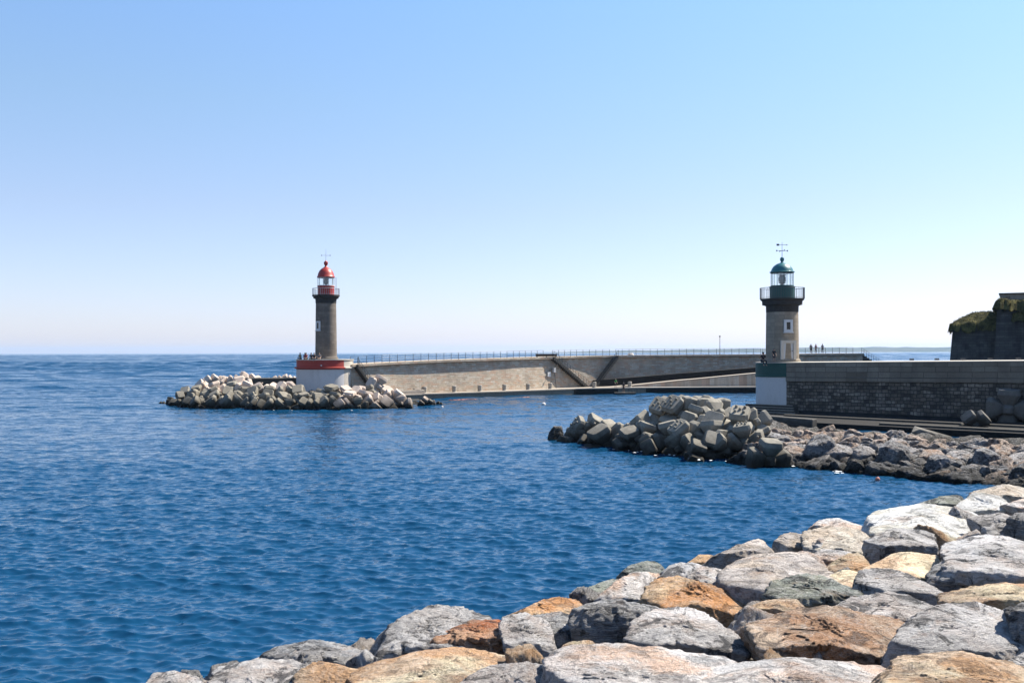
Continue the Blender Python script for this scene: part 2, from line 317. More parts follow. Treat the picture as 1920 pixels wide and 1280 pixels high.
# ------------------------------------------------------------------ the sea
def sea_patch(d, nc, seed=3):
    m = np.linspace(-.85, .85, nc); D, Mx = np.meshgrid(d, m, indexing='ij'); X = (D*Mx).ravel(); Y = D.ravel()
    SP = np.repeat(np.gradient(d), nc); SX = Y*1.7/nc; SPm = np.maximum(SP*.9, SX); far_ = Y.min() > 150
    Z = np.zeros_like(X); DX = np.zeros_like(X); DY = np.zeros_like(X); r = np.random.default_rng(seed)
    for i in range(60):
        lam = .22*(2.3/.22)**(i/59.); k = 2*math.pi/lam; a = lam*.0080*(1.25 if .28 < lam < .85 else .5); th = r.normal(R(80), R(27)); ph = r.uniform(0, 6.28)
        if far_: continue
        kx, ky = k*math.cos(th), k*math.sin(th); fade = np.clip((lam/SPm-2.0)/2.0, 0, 1); q = X*kx+Y*ky+ph
        gust = 1+.4*np.sin(X*.05*math.cos(i)+Y*.04*math.sin(i*2.1)+i); A = a*fade*gust; Z += A*np.sin(q); c = np.cos(q)*A*.75; DX += c*math.cos(th); DY += c*math.sin(th)
    off_ = .22+1.9*np.clip((Y-70)/400, 0, 1)                  # more swell out at sea than in the lee of the heaps
    for i in range(40):
        lam = 2.6*(34/2.6)**(i/39.); k = 2*math.pi/lam; a = lam*.0060*(1.0 if lam < 9 else .5); th = r.normal(R(84), R(15)); kx, ky = k*math.cos(th), k*math.sin(th)
        fade = np.clip((lam/SP-2.2)/1.8, 0, 1)*np.clip((lam/(SX*abs(math.cos(th))+1e-6)-2)/2, 0, 1); q = X*kx+Y*ky+r.uniform(0, 6.28); A = a*fade*off_; Z += A*np.sin(q); c = np.cos(q)*A*.8; DX += c*math.cos(th); DY += c*math.sin(th)
    Z = Z*(Y < 9000); n, k = len(d), nc; idx = np.arange(n*k).reshape(n, k)
    return np.stack([X+DX, Y+DY, Z], 1).astype(np.float32), np.stack([idx[:-1, :-1], idx[:-1, 1:], idx[1:, 1:], idx[1:, :-1]], -1).reshape(-1, 4)
def build_sea():
    near = np.concatenate([np.linspace(4, 16.5, 40), 1/np.arange(1/17.0, 1/84.0, -4.4e-5), np.arange(84.4, 215, .36)])
    far = np.concatenate([np.arange(214.5, 700, 1.25), np.arange(700, 3600, 3.2), np.arange(3604, 9000, 9), np.geomspace(9020, 20000, 30)])
    a, fa = sea_patch(near, 960); b, fb_ = sea_patch(far, 440)
    tag(obj('sea', np_mesh('sea', np.concatenate([a, b]), np.concatenate([fa, fb_+len(a)]), True), M['sea']), kind='structure')
build_sea()

# far low coast behind the breakwater, on the horizon
def build_hills():
    d0 = 9000; n = 220; px = np.linspace(985, 2250, n); vs = []; fs = []
    rows = [(0, 0), (300, .55), (900, .95), (1600, 1.0), (2600, .6), (3600, 0)]
    for i, p in enumerate(px):
        env = min(1, max(0, (p-985)/520)); env = env**.7
        for dd, hf in rows:
            x = (p-960)/F*d0; nz = perlin(np.array([[x/420, dd/700, .3]]))[0]*.35+perlin(np.array([[x/150, dd/300, 4.3]]))[0]*.16
            vs.append((x*(1+dd/d0), d0+dd, -2+hf*env*(46*(1+nz)) if hf else -2))
    k = len(rows)
    for i in range(n-1):
        for j in range(k-1): fs.append((i*k+j, (i+1)*k+j, (i+1)*k+j+1, i*k+j+1))
    tag(obj('hills', np_mesh('hills', vs, fs, True), M['hill']), kind='structure')
build_hills()

# ------------------------------------------------------------------ swept walls with metre UVs
def sweep(name, line, prof, m, parent=None, closed_prof=True, capends=True):
    """prof(i) -> list of (out, z) at vertex i of the plan line; out is to the right of the walking direction"""
    n = len(line); L = [Vector((p[0], p[1])) for p in line]; vs = []; fs = []; s = 0; arc = []
    for i in range(n):
        a = L[max(0, i-1)]; b = L[min(n-1, i+1)]; t = (b-a).normalized(); nrm = Vector((t.y, -t.x))
        if 0 < i < n-1:
            t1 = (L[i]-L[i-1]).normalized(); k = 1/max(.4, t.dot(t1))
        else: k = 1
        if i: s += (L[i]-L[i-1]).length
        arc.append(s)
        for o, z in prof(i): vs.append((L[i].x+nrm.x*o*k, L[i].y+nrm.y*o*k, z))
    k = len(prof(0)); me = bpy.data.meshes.new(name); uvs = []
    cum = [0]; p0 = prof(0)
    for j in range(k): a, b = p0[j], p0[(j+1) % k]; cum.append(cum[-1]+math.hypot(a[0]-b[0], a[1]-b[1]))
    for i in range(n-1):
        for j in range(k if closed_prof else k-1):
            j2 = (j+1) % k; fs.append((i*k+j, (i+1)*k+j, (i+1)*k+j2, i*k+j2))
            uvs.append(((arc[i], cum[j]), (arc[i+1], cum[j]), (arc[i+1], cum[j+1]), (arc[i], cum[j+1])))
    if capends and closed_prof:
        for i, rev in ((0, 0), (n-1, 1)):
            q = [i*k+j for j in range(k)]; u = [(prof(i)[j][0], prof(i)[j][1]) for j in range(k)]
            if rev: q = q[::-1]; u = u[::-1]
            fs.append(tuple(q)); uvs.append(tuple(u))
    me.from_pydata(vs, [], fs); ul = me.uv_layers.new(name='UVMap'); c = 0
    for u in uvs:
        for x in u: ul.data[c].uv = x; c += 1
    bm = bmesh.new(); bm.from_mesh(me); bmesh.ops.recalc_face_normals(bm, faces=bm.faces); bm.to_mesh(me); bm.free()
    return obj(name, me, m, parent)
def subdivide(line, step):
    out = []
    for a, b in zip(line[:-1], line[1:]):
        a, b = Vector(a), Vector(b); n = max(1, int((b-a).length/step))
        out += [a.lerp(b, i/n) for i in range(n)]
    return out+[Vector(line[-1])]
def smooth_line(pts, step=1.5):
    """Catmull-Rom through plan points that carry extra values"""
    p = [np.array(q, float) for q in pts]; p = [2*p[0]-p[1]]+p+[2*p[-1]-p[-2]]; out = []
    for i in range(1, len(p)-2):
        n = max(2, int(np.linalg.norm((p[i+1]-p[i])[:2])/step))
        for j in range(n):
            t_ = j/n; a, b, c, d = p[i-1:i+3]
            out.append(.5*((2*b)+(c-a)*t_+(2*a-5*b+4*c-d)*t_**2+(3*b-a-3*c+d)*t_**3))
    out.append(p[-2]); return out
def cyl_uv(me, r):
    ul = me.uv_layers.new(name='UVMap')
    for p in me.polygons:
        a0 = None
        for li in p.loop_indices:
            v = me.vertices[me.loops[li].vertex_index].co; a = math.atan2(v.y, v.x)
            if a0 is None: a0 = a
            while a-a0 > math.pi: a -= 2*math.pi
            while a-a0 < -math.pi: a += 2*math.pi
            ul.data[li].uv = (a*r+20, v.z+5)

# ------------------------------------------------------------------ the long breakwater wall
def WP(px, d, ztop): return ((px-960)/F*d, d, ztop)
WALL = smooth_line([WP(657, 142.2, 5.40), WP(742, 148.2, 5.68), WP(850, 155.4, 5.97), WP(945, 162.5, 6.15), WP(1040, 171.5, 6.33), WP(1100, 176.5, 6.42),
                    WP(1170, 180.5, 6.5), WP(1235, 182.6, 6.54), WP(1300, 183.6, 6.57), WP(1430, 184.5, 6.63), WP(1520, 186, 6.72), WP(1617, 188, 6.78)], 1.6)
wl = [(p[0], p[1]) for p in WALL]; wz = [p[2] for p in WALL]
bw = empty('breakwater', (wl[0][0], wl[0][1], 0), 'long stone breakwater wall curving behind the quay from the red lighthouse to the right', 'breakwater')
def kid(o, p): o.parent = p; o.matrix_parent_inverse = Matrix.Translation(-p.location); return o
kid(sweep('wall_face', wl, lambda i: [(.75, -1.0), (0, wz[i]-.42), (-3.6, wz[i]-.42), (-4.2, -1.0)], M['wall_stone']), bw)
kid(sweep('coping', wl, lambda i: [(.52, wz[i]-.34), (.52, wz[i]-.02), (-3.8, wz[i]), (-3.8, wz[i]-.42), (.30, wz[i]-.42)], M['wall_stone']), bw)

def arc_at(px):
    """point of the wall line seen at a column, with its direction and outward normal"""
    for i in range(len(wl)-1):
        a = 960+F*wl[i][0]/wl[i][1]; b = 960+F*wl[i+1][0]/wl[i+1][1]
        if a <= px <= b:
            k = (px-a)/(b-a); p = Vector(wl[i]).lerp(Vector(wl[i+1]), k); t_ = (Vector(wl[i+1])-Vector(wl[i])).normalized()
            return p, t_, Vector((t_.y, -t_.x)), wz[i]*(1-k)+wz[i+1]*k
QZ = .95
# steps let into the face: each a flight running along the wall
def stairs(px0, px1, name, wide=1.1, rail=True):
    p0, t0, n0, z0 = arc_at(px0); p1, t1, n1, z1 = arc_at(px1)      # top, bottom
    z0 -= .05; n = 22; mb = MB(); nb = (n0+n1).normalized(); d = (p1-p0)
    for i in range(n):
        a = p0+d*(i/n); b = p0+d*((i+1)/n); za = z0+(QZ-z0)*((i+.0)/n); out0 = -.3; out1 = .72*(1-za/6.4)+wide*.75
        poly = [a+nb*out0, b+nb*out0, b+nb*out1, a+nb*out1]
        if (poly[1]-poly[0]).cross(poly[2]-poly[1]) < 0: poly = poly[::-1]
        mb.prism([(q.x, q.y) for q in poly], max(QZ-.2, za-.6), za)
    st = kid(mb.build(name, M['conc_dark']), bw)
    if rail:
        r = MB(); N = 13; last = None
        for i in range(N+1):
            k = i/N; zz = z0+(QZ-z0)*k; q = p0+d*k+nb*(.72*(1-zz/6.4)+wide*.68)
            r.tube((q.x, q.y, zz-.1), (q.x, q.y, zz+1.0), .035, n=5)
            if last is not None:
                for hgt in (1.0, .5): r.tube((last[0], last[1], last[2]+hgt), (q.x, q.y, zz+hgt), .025, n=5)
            last = (q.x, q.y, zz)
        hr = r.build('handrail', M['iron'], st); 
    return st
stairs(1033, 1094, 'stair_flight'); stairs(1153, 1106, 'stair_flight', 1.5); stairs(664, 700, 'stair_flight', 1.0)
# brown boarding fixed at the head of the first flight
pa, _, na, za = arc_at(1002); pb, _, _, zb = arc_at(1041); c = (pa+pb)/2+na*.35
mb = MB(); mb.box((0, 0, 0), ((pb-pa).length, .12, .42)); mb.box((0, -.06, .2), ((pb-pa).length+.1, .5, .07))
for k in (-.45, 0, .45): mb.box(((pb-pa).length*k, .0, -.3), (.12, .12, .3))
b_ = mb.build('parapet_panel', M['bench_brown'], loc=(c.x, c.y, za+.32), rot=(0, 0, math.atan2(pb.y-pa.y, pb.x-pa.x)))
tag(b_, 'long low brown board panel along the wall top beside the head of the left stairs', 'panel')
# power box and sign on the wall face with its downpipe
p, t_, n_, z_ = arc_at(1034); az = math.atan2(t_.y, t_.x)
e = empty('utility_box', (p.x+n_.x*.62, p.y+n_.y*.62, 4.0), 'small pale utility box with a pipe fixed on the stone wall left of the stairs', 'utility box', rz=az)
MB().box((0, 0, 0), (.55, .35, .75)).build('cabinet', M['rail_white'], e, bevel=.02); MB().box((-1.1, .12, -.7), (.8, .05, .8)).build('sign_plate', M['white_trim'], e)
MB().tube((.1, .05, -.35), (.1, -.38, -3.05), .06).build('pipe', M['iron'], e)
mb = MB(); mb.tube((0, 0, .35), (0, -.6, .9), .04).tube((0, -.6, .9), (0, -.75, .8), .12, .16); mb.build('lamp_arm', M['iron'], e)

# railings along the wall top, in the stretches between the stairs
post_me = MB().tube((0, 0, 0), (0, 0, 1.12), .04, .035, n=6).lathe([(.07, 0), (.07, .03), (0, .035)], 6).mesh('post')
post_me.materials.append(M['iron'])
def railing(px0, px1, label, step=1.42, group='railings along the breakwater'):
    p0 = arc_at(px0); root = empty('railing', (p0[0].x, p0[0].y, p0[3]), label, 'railing', group)
    pts = []; px = px0; acc = 0; prev = None; q = px0
    while q <= px1:
        p, t_, n_, z = arc_at(q); r_ = p-n_*.25
        if prev is None or (r_-prev).length >= step: pts.append((r_.x, r_.y, z)); prev = r_
        q += .8
    for x in pts[:98]:
        o = obj('post', post_me, None, root); o.location = Vector(x)-root.location
    mb = MB()
    for a, b in zip(pts[:-1], pts[1:]):
        for hgt in (1.09, .74, .38): mb.tube(Vector(a)+Vector((0, 0, hgt))-root.location, Vector(b)+Vector((0, 0, hgt))-root.location, .022, n=5, cap=False)
    mb.build('rails', M['iron'], root); return root
railing(659, 1031, 'thin iron railing on the wall top between the red lighthouse and the left stairs')
railing(1038, 1146, 'short stretch of iron railing on the wall top between the two V-shaped stairs')
railing(1156, 1430, 'iron railing on the shaded wall top between the right stairs and the green lighthouse', 1.36)
railing(1431, 1612, 'iron railing on the wall top right of the green lighthouse with three people in front', 1.36)
# the steps at the far right end, with their own sloping rail
pe, te, ne, ze = arc_at(1616.5)
se = empty('end_steps', (pe.x, pe.y, 0), 'dark stone steps with a sloping rail going down at the right end of the breakwater', 'steps')
mb = MB(); N = 9
for i in range(N):
    x0 = i*.5; mb.box((x0+.27, 2.0, (ze-.3*(i+1)-1)/2), (.54, 3.9, ze-.3*(i+1)+1), )
for i in range(N): pass
mb.build('treads', M['conc_dark'], se, rot=(0, 0, math.atan2(te.y, te.x)))
mb = MB()
for i in range(N+1):
    z = ze-.3*i; mb.tube((i*.5, .2, z-.2), (i*.5, .2, z+1.05), .035, n=5)
    if i:
        for hgt in (1.02, .55): mb.tube(((i-1)*.5, .2, z+.3+hgt), (i*.5, .2, z+hgt), .025, n=5)
mb.build('handrail', M['iron'], se, rot=(0, 0, math.atan2(te.y, te.x)))
# thin lamp post on the wall walk
p, t_, n_, z = arc_at(1353)
e = empty('lamp_post', (p.x-n_.x*1.2, p.y-n_.y*1.2, z), 'thin lamp post standing on the breakwater walk left of the green lighthouse', 'lamp post')
MB().tube((0, 0, 0), (0, 0, 3.25), .06, .045, n=8).lathe([(.12, 0), (.12, .1), (.06, .14)], 8).build('pole', M['iron'], e)
MB().lathe([(0, 3.5), (.14, 3.46), (.17, 3.3), (.05, 3.2)], 10).build('lamp_head', M['iron'], e)
p, t_, n_, z = arc_at(1187)
mb = MB(); mb.lathe([(.0, .38), (.35, .36), (.55, .22), (.6, 0)], 12).box((.1, 0, .42), (.3, .3, .12))
tag(mb.build('hatch_cover', M['plaster'], loc=(p.x-n_.x*1, p.y-n_.y*1, z)), 'small white dome hatch on the wall top just right of the right stairs', 'hatch')

# ------------------------------------------------------------------ the quay at the wall foot, the ramp
quay_line = [P(px, 0, d) for px, d in ((735, 144.5), (790, 148.6), (850, 152.0), (930, 157.0), (1000, 162.2), (1078, 168.6), (1110, 170.2), (1180, 172.3), (1300, 174.4), (1425, 175.2), (1500, 175.5))]
ql = [(q.x, q.y) for q in quay_line]
qo = sweep('quay', ql, lambda i: [(0, -1.2), (-.02, QZ-.14), (-14, QZ-.14), (-14, -1.2)], M['quay_side']); tag(qo, kind='structure')
qt = sweep('quay_paving', ql, lambda i: [(.14, QZ-.16), (.14, QZ), (-14, QZ+.02), (-14, QZ-.13)], M['quay_top']); tag(qt, kind='structure')
# black lower front of the low landing (from 1078 to 1200) and beyond : near black facing set against the quay front
for a, b, lab in ((1076, 1158, 'black lower facing of the quay landing below the two people'), (1211, 1424, 'black lower facing of the quay in front of the ramp')):
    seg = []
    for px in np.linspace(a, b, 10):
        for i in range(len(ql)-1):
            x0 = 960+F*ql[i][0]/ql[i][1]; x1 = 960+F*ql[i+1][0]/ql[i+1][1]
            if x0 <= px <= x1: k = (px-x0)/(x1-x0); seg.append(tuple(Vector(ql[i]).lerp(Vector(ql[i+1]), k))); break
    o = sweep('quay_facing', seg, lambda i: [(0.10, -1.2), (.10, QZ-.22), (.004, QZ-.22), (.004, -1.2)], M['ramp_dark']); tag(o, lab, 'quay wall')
# ramp: lower lit retaining wall rising to the right with a wall coloured black as shade behind its roadway
def RPt(px, off):
    for i in range(len(ql)-1):
        x0 = 960+F*ql[i][0]/ql[i][1]; x1 = 960+F*ql[i+1][0]/ql[i+1][1]
        if x0 <= px <= x1:
            k = (px-x0)/(x1-x0); p = Vector(ql[i]).lerp(Vector(ql[i+1]), k); t_ = (Vector(ql[i+1])-Vector(ql[i])).normalized(); return p-Vector((t_.y, -t_.x))*off
pxs = np.linspace(1136, 1470, 24); fr = np.clip((pxs-1160)/(1420-1160), 0, 1.25)
zr = QZ+.03+fr*2.25
front = [tuple(RPt(p, 2.6)) for p in pxs]
rw = empty('ramp', (front[0][0], front[0][1], QZ), 'stone ramp rising rightwards along the breakwater foot before a wall coloured black as shade', 'ramp')
kid(sweep('ramp_front', front, lambda i: [(.12, QZ-.2), (0, zr[i]-.1), (-2.6, zr[i]-.1), (-2.6, QZ-.2)], M['wall_stone']), rw)
kid(sweep('roadway', front, lambda i: [(.1, zr[i]-.12), (.1, zr[i]), (-2.62, zr[i]+.02), (-2.62, zr[i]-.1)], M['quay_top']), rw)
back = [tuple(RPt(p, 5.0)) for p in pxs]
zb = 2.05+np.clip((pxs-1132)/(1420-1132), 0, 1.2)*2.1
kid(sweep('ramp_shade_wall', back, lambda i: [(.05, QZ-.2), (0, zb[i]), (-1.4, zb[i]), (-1.4, QZ-.2)], M['ramp_dark']), rw)  # black wall in place of the wedge of shade above the roadway

# stone bollards on the quay
bol = MB().lathe([(.0, 1.0), (.30, .98), (.36, .9), (.33, .1), (.4, 0)], 12).mesh('bollard', True); bol.materials.append(M['conc_dry'])
names = ['nearest the rubble blocks by the red lighthouse', 'second from the rubble blocks by the red lighthouse', 'above the middle of the orange float line',
         'above the right end of the orange float line', 'just right of the float line', 'below the utility box and its pipe', 'between the right stairs and the ramp', 'just right of the two people on the quay']
for px, nm in zip((807, 863, 911, 958, 1003, 1044, 1121, 1186), names):
    q = RPt(px, 1.7); tag(obj('bollard', bol, None, None, (q.x, q.y, QZ)), 'squat stone bollard on the quay edge '+nm, 'bollard', 'stone bollards along the quay')
# rough concrete beam lying at the left end of the quay
a = P(772, 0, 148.5); mb = MB(); mb.box((0, 0, .25), (4.2, .7, .5)); mb.box((1.2, .1, .58), (1.6, .5, .16), (0, .1, 0))
tag(mb.build('concrete_beam', M['quay_top'], loc=(a.x, a.y, QZ), rot=(0, 0, R(38)), bevel=.04), 'pale broken concrete beam lying at the left end of the quay', 'beam')
# orange float line and two buoys
mb = MB(); prev = None
for i, px in enumerate(np.linspace(842, 992, 60)):
    yy = 750.2-(px-842)/150*5.3+math.sin(i*.4)*.25; q = P(px, yy, dwater(px, yy)); q.z = .03
    if prev is not None: mb.tube(prev, q, .065 if i % 3 else .03, n=7)
    prev = q
tag(mb.build('float_line', M['orange_float']), 'line of faded orange floats on the water along the quay', 'float line')
def buoy(px, py, r, m, label):
    d = dwater(px, py+2); e = empty('buoy', ((px-960)/F*d, d, .0), label, 'buoy')
    MB().lathe([(0, -r*.6), (r*.8, -r*.5), (r, 0), (r*.8, r*.62), (r*.3, r*.95), (0, r)], 14).build('float', m, e, True)
    MB().lathe([(r*.12, r*.9), (r*.12, r*1.25), (r*.2, r*1.3), (0, r*1.4)], 8).build('eye', M['iron'], e)
buoy(1019, 756, .30, M['white_float'], 'small white buoy floating in front of the quay below the left stairs')
buoy(1645, 896, .13, M['orange_float'], 'tiny orange and white buoy floating near the dark rubble bank')
buoy(829, 761, .17, M['white_float'], 'tiny white buoy floating at the right tip of the red lighthouse blocks')

# ------------------------------------------------------------------ lighthouses
def glass_lantern(root, r, z0, z1, m_bar, bars=10, n=40):
    MB().lathe([(r*.97, z0), (r*.97, z1)], n).build('lantern_glass', M['glass'], root, True)
    mb = MB()
    for i in range(bars):
        a = 2*math.pi*(i+.35)/bars; mb.tube((r*math.cos(a), r*math.sin(a), z0), (r*math.cos(a), r*math.sin(a), z1), .032, n=6)
    mb.lathe([(r*1.0, z0), (r*1.05, z0), (r*1.05, z0+.1), (r, z0+.1)], n); mb.lathe([(r, z1-.08), (r*1.05, z1-.08), (r*1.05, z1), (r, z1)], n)
    mb.build('glazing_bars', m_bar, root)
    zc = z0+(z1-z0)*.5; hh = (z1-z0)
    le = MB().lathe([(0, zc-hh*.28), (r*.22, zc-hh*.26), (r*.30, zc-hh*.12), (r*.33, zc+hh*.02), (r*.30, zc+hh*.16), (r*.2, zc+hh*.30), (0, zc+hh*.32)], 20).build('lens', M['lens'], root, True)
    mb = MB().lathe([(r*.16, z0), (r*.12, zc-hh*.3), (r*.3, zc-hh*.27), (r*.3, zc-hh*.23), (0, zc-hh*.23)], 12)
    for i in range(6):
        a = i*math.pi/3; mb.tube((r*.34*math.cos(a), r*.34*math.sin(a), zc-hh*.25), (r*.34*math.cos(a), r*.34*math.sin(a), zc+hh*.33), .022, n=5)
    mb.lathe([(0, zc+hh*.36), (r*.36, zc+hh*.34), (r*.36, zc+hh*.30)], 16); mb.build('lens_frame', M['iron'], le)
def gallery_rail(root, r, z0, z1, n, m):
    mb = MB()
    for i in range(n):
        a = 2*math.pi*i/n; mb.tube((r*math.cos(a), r*math.sin(a), z0), (r*math.cos(a), r*math.sin(a), z1), .03 if i % 6 == 0 else .014, n=5)
    for z, rr in ((z1, .03), (z0+.12, .018)):
        for i in range(48):
            a, b = 2*math.pi*i/48, 2*math.pi*(i+1)/48; mb.tube((r*math.cos(a), r*math.sin(a), z), (r*math.cos(b), r*math.sin(b), z), rr, n=5, cap=False)
    mb.build('gallery_railing', m, root)
def framed_opening(root, name, px, py0, py1, pw, cx, cy, base, rad, az_extra, frame, inner, kind):
    pass
def vane(root, z, m, arrow=True):
    mb = MB().tube((0, 0, z), (0, 0, z+1.62), .03, .015, n=6)
    for s in (-1, 1):
        mb.tube((0, 0, z+.70), (s*.56, .1*s, z+.70), .022, n=5); mb.tube((0, 0, z+.70), (-s*.1, s*.56, z+.70), .022, n=5)
        mb.box((s*.60, .1*s, z+.70), (.10, .04, .16)); mb.box((-s*.1, s*.6, z+.70), (.04, .10, .16))
    v = mb.build('weather_vane', m, root)
    if arrow:
        mb = MB().tube((-.5, 0, z+1.34), (.5, 0, z+1.34), .022, n=5).box((-.45, 0, z+1.34), (.28, .03, .2)).tube((.48, 0, z+1.34), (.62, 0, z+1.34), .08, .0, n=5); mb.build('arrow', m, v)
    return v

# red lighthouse on its round drum
D1 = 142.0; mp = D1/F; cx, cy = (608.5-960)*mp, D1+1.2; hz = hy(608)
Zr = lambda py: H-(py-hz)*mp
zt = Zr(673.5)
drum = empty('lighthouse_base', ((606.5-960)*mp, D1+1.2, 0), 'round white drum with a red painted band carrying the red lighthouse', 'base')
RD = 4.05; aP = math.acos((648-606.5)*mp/RD)
# angles: 0 = +X (right), -90deg = towards the viewer; painted seaward side vs bare landward side
A0, A1 = math.pi-R(20), 2*math.pi-aP
B0, B1 = -aP, math.pi-R(20)
zl = Zr(689); zl2 = Zr(692)
def part_l(prof, name, m, a0, a1, par, n=64): return MB().lathe(prof, n, a0, a1).build(name, m, par, True)
part_l([(RD, -.5), (RD, zl2)], 'white_face', M['plaster'], A0, A1, drum); part_l([(RD-.02, -.5), (RD-.02, zl2)], 'bare_face', M['plaster_cream'], B0, B1, drum)
ledge = [(RD-.1, zl2-.02), (RD+.22, zl2+.10), (RD+.30, zl2+.14), (RD+.30, zl+.05), (RD-.02, zl+.12)]
part_l(ledge, 'red_ledge', M['red_wall'], A0, A1, drum); part_l([(r-.015, z) for r, z in ledge], 'bare_ledge', M['plaster_cream'], B0, B1, drum)
par_ = [(RD-.02, zl+.1), (RD-.02, zt-.10)]
part_l(par_, 'red_band', M['red_wall'], A0, A1, drum); part_l([(r-.02, z) for r, z in par_], 'bare_parapet', M['plaster_cream'], B0, B1, drum)
MB().lathe([(RD-.2, zt-.12), (RD+.06, zt-.12), (RD+.06, zt), (0, zt+.01)], 72).build('drum_top', M['plaster_cream'], drum)
MB().lathe([(0, .10), (.10, .06), (.13, 0), (.1, -.1)], 10).build('wall_light', M['white_trim'], drum, True, loc=(.25, -RD-.12, zl+.35))

rl = empty('red_lighthouse', (cx, cy, zt), 'tall dark stone lighthouse with a red lantern and dome on the round white drum', 'lighthouse')
q = lambda py: Zr(py)-zt
r0, r1 = 20.3*mp, 19.0*mp
tw = MB().lathe([(r0*1.13, 0), (r0*1.13, .14), (r0*1.07, .3), (r0, .42), (r1, q(568))], 72).mesh('tower', True); cyl_uv(tw, r0); obj('tower', tw, M['tower_dark'], rl)
MB().lathe([(r1, q(568)), (r1+.03, q(567.6)), (r1+.05, q(563)), (r1*1.05, q(560)), (23.5*mp, q(558.5)), (23.7*mp, q(556)), (25.6*mp, q(555)), (25.8*mp, q(552.4)), (15*mp, q(551.6))], 64).build('gallery', M['corbel'], rl, True)
MB().lathe([(15.6*mp, q(552)), (15.6*mp, q(537.3)), (16.3*mp, q(536.8)), (16.3*mp, q(535.2)), (13*mp, q(535))], 48).build('lantern_base', M['red'], rl, True)
MB().box((0, -15.7*mp, q(544)), (.7, .1, 1.0)).box((.2, -15.9*mp, q(544)), (.06, .1, .12)).build('hatch', M['red'], rl, rot=(0, 0, R(18)))
glass_lantern(rl, 15.2*mp, q(535.4), q(518.8), M['white_trim'], 10)
gallery_rail(rl, 25.0*mp, q(552.4), q(540), 42, M['rail_white'])
dome = MB().lathe([(15*mp, q(519.2)), (16.6*mp, q(519.3)), (16.7*mp, q(517.6)), (15.7*mp, q(516.4)), (14.6*mp, q(511.5)), (11.8*mp, q(506)), (8*mp, q(502.3)), (4*mp, q(499.9)), (2.3*mp, q(498)), (1.9*mp, q(496.6)), (3.2*mp, q(495)), (4.1*mp, q(492)), (3.5*mp, q(489.5)), (1.4*mp, q(488)), (.6*mp, q(486.5)), (0, q(486))], 48).build('dome', M['red'], rl, True)
vane(rl, q(486.5), M['rail_white'], False)
MB().tube((20.5*mp, -.6, q(552)), (20.5*mp, -.6, q(519.5)), .03, n=5).build('lightning_rod', M['iron'], rl)
def wall_opening(root, ang, rad, zc, wd, ht, fr, m_frame, m_in, name, inner_name, depth=.12, sill=True, bottom=True):
    e = bpy.data.objects.new(name, None)
    mb = MB()
    mb.box((-wd/2+fr/2, 0, 0), (fr, depth, ht)).box((wd/2-fr/2, 0, 0), (fr, depth, ht)).box((0, .002, ht/2-fr/2), (wd-2*fr, depth-.006, fr))
    if bottom: mb.box((0, .002, -ht/2+fr/2), (wd-2*fr, depth-.006, fr))
    if sill: mb.box((0, -.05, -ht/2-.05), (wd+.12, depth+.06, .1))
    rz = ang+math.pi/2
    o = mb.build(name, m_frame, root, loc=(rad*math.cos(ang), rad*math.sin(ang), zc), rot=(0, 0, rz)); bpy.data.objects.remove(e)
    i_ = MB().box((0, .03, 0 if bottom else -fr/2+.01), (wd-2*fr+.01, .06, ht-(2*fr if bottom else fr)+.01)).build(inner_name, m_in, o); return o, i_
rr = r0*.985; a = -math.pi+math.acos(min(1, abs(596-608.5)*mp/rr)); a = -math.pi/2-math.asin((608.5-596.2)*mp/rr)
wall_opening(rl, a, rr-.02, q(610.5), .86, 1.32, .23, M['white_trim'], M['dark_glass'], 'window', 'pane', .16)

# green lighthouse
D2 = 107.0; mg = D2/F; gx, gy = (1466.8-960)*mg, D2; hz2 = hy(1467)
Zg = lambda py: H-(py-hz2)*mg
zg = Zg(678.3)
gl_ = empty('green_lighthouse', (gx, gy, zg), 'short pale stone lighthouse with a green lantern and dome on the mole end', 'lighthouse')
q = lambda py: Zg(py)-zg
g0, g1 = 30.3*mg, 29.3*mg
tw = MB().lathe([(g0*1.10, 0), (g0*1.10, .16), (g0*1.05, .28), (g0, .36), (g1, q(585.5))], 72).mesh('tower', True); cyl_uv(tw, g0); obj('tower', tw, M['tower_light'], gl_)
MB().lathe([(g1, q(585.5)), (g1+.015, q(585)), (g1+.03, q(574)), (33*mg, q(572.5)), (36.5*mg, q(571.8)), (36.8*mg, q(564.5)), (39.5*mg, q(563)), (40.2*mg, q(560.4)), (20*mg, q(560))], 64).build('gallery', M['corbel'], gl_, True)
MB().lathe([(23.2*mg, q(560.5)), (23.2*mg, q(539.5)), (23.9*mg, q(539)), (23.9*mg, q(537.3)), (18*mg, q(537))], 48).build('lantern_base', M['green'], gl_, True)
glass_lantern(gl_, 20.3*mg, q(537.2), q(510.8), M['green'], 10)
gallery_rail(gl_, 40.6*mg, q(560.6), q(540.2), 60, M['iron'])
MB().lathe([(20*mg, q(511.3)), (22.6*mg, q(511.2)), (22.8*mg, q(509.6)), (20.6*mg, q(508.6)), (19.0*mg, q(504)), (15.5*mg, q(499)), (10.5*mg, q(495.3)), (5*mg, q(493.4)), (2.7*mg, q(492.2)), (2.2*mg, q(490.5)), (3.3*mg, q(489)), (4.0*mg, q(486)), (3.2*mg, q(483.4)), (1.2*mg, q(482)), (0, q(481.5))], 48).build('dome', M['dome_green'], gl_, True)
vane(gl_, q(482)-.02, M['iron'])
rr = g0*.99
a = -math.pi/2+math.asin((1470-1466.8)*mg/rr); wall_opening(gl_, a, rr-.02, q(611.5), .95, 1.3, .26, M['white_trim'], M['dark_glass'], 'window', 'pane', .2)
fo, di = wall_opening(gl_, a, rr-.02, q(638)/2+.12, 1.70, q(638)-.26, .30, M['plaster_cream'], M['door'], 'door_surround', 'door', .24, False, False)
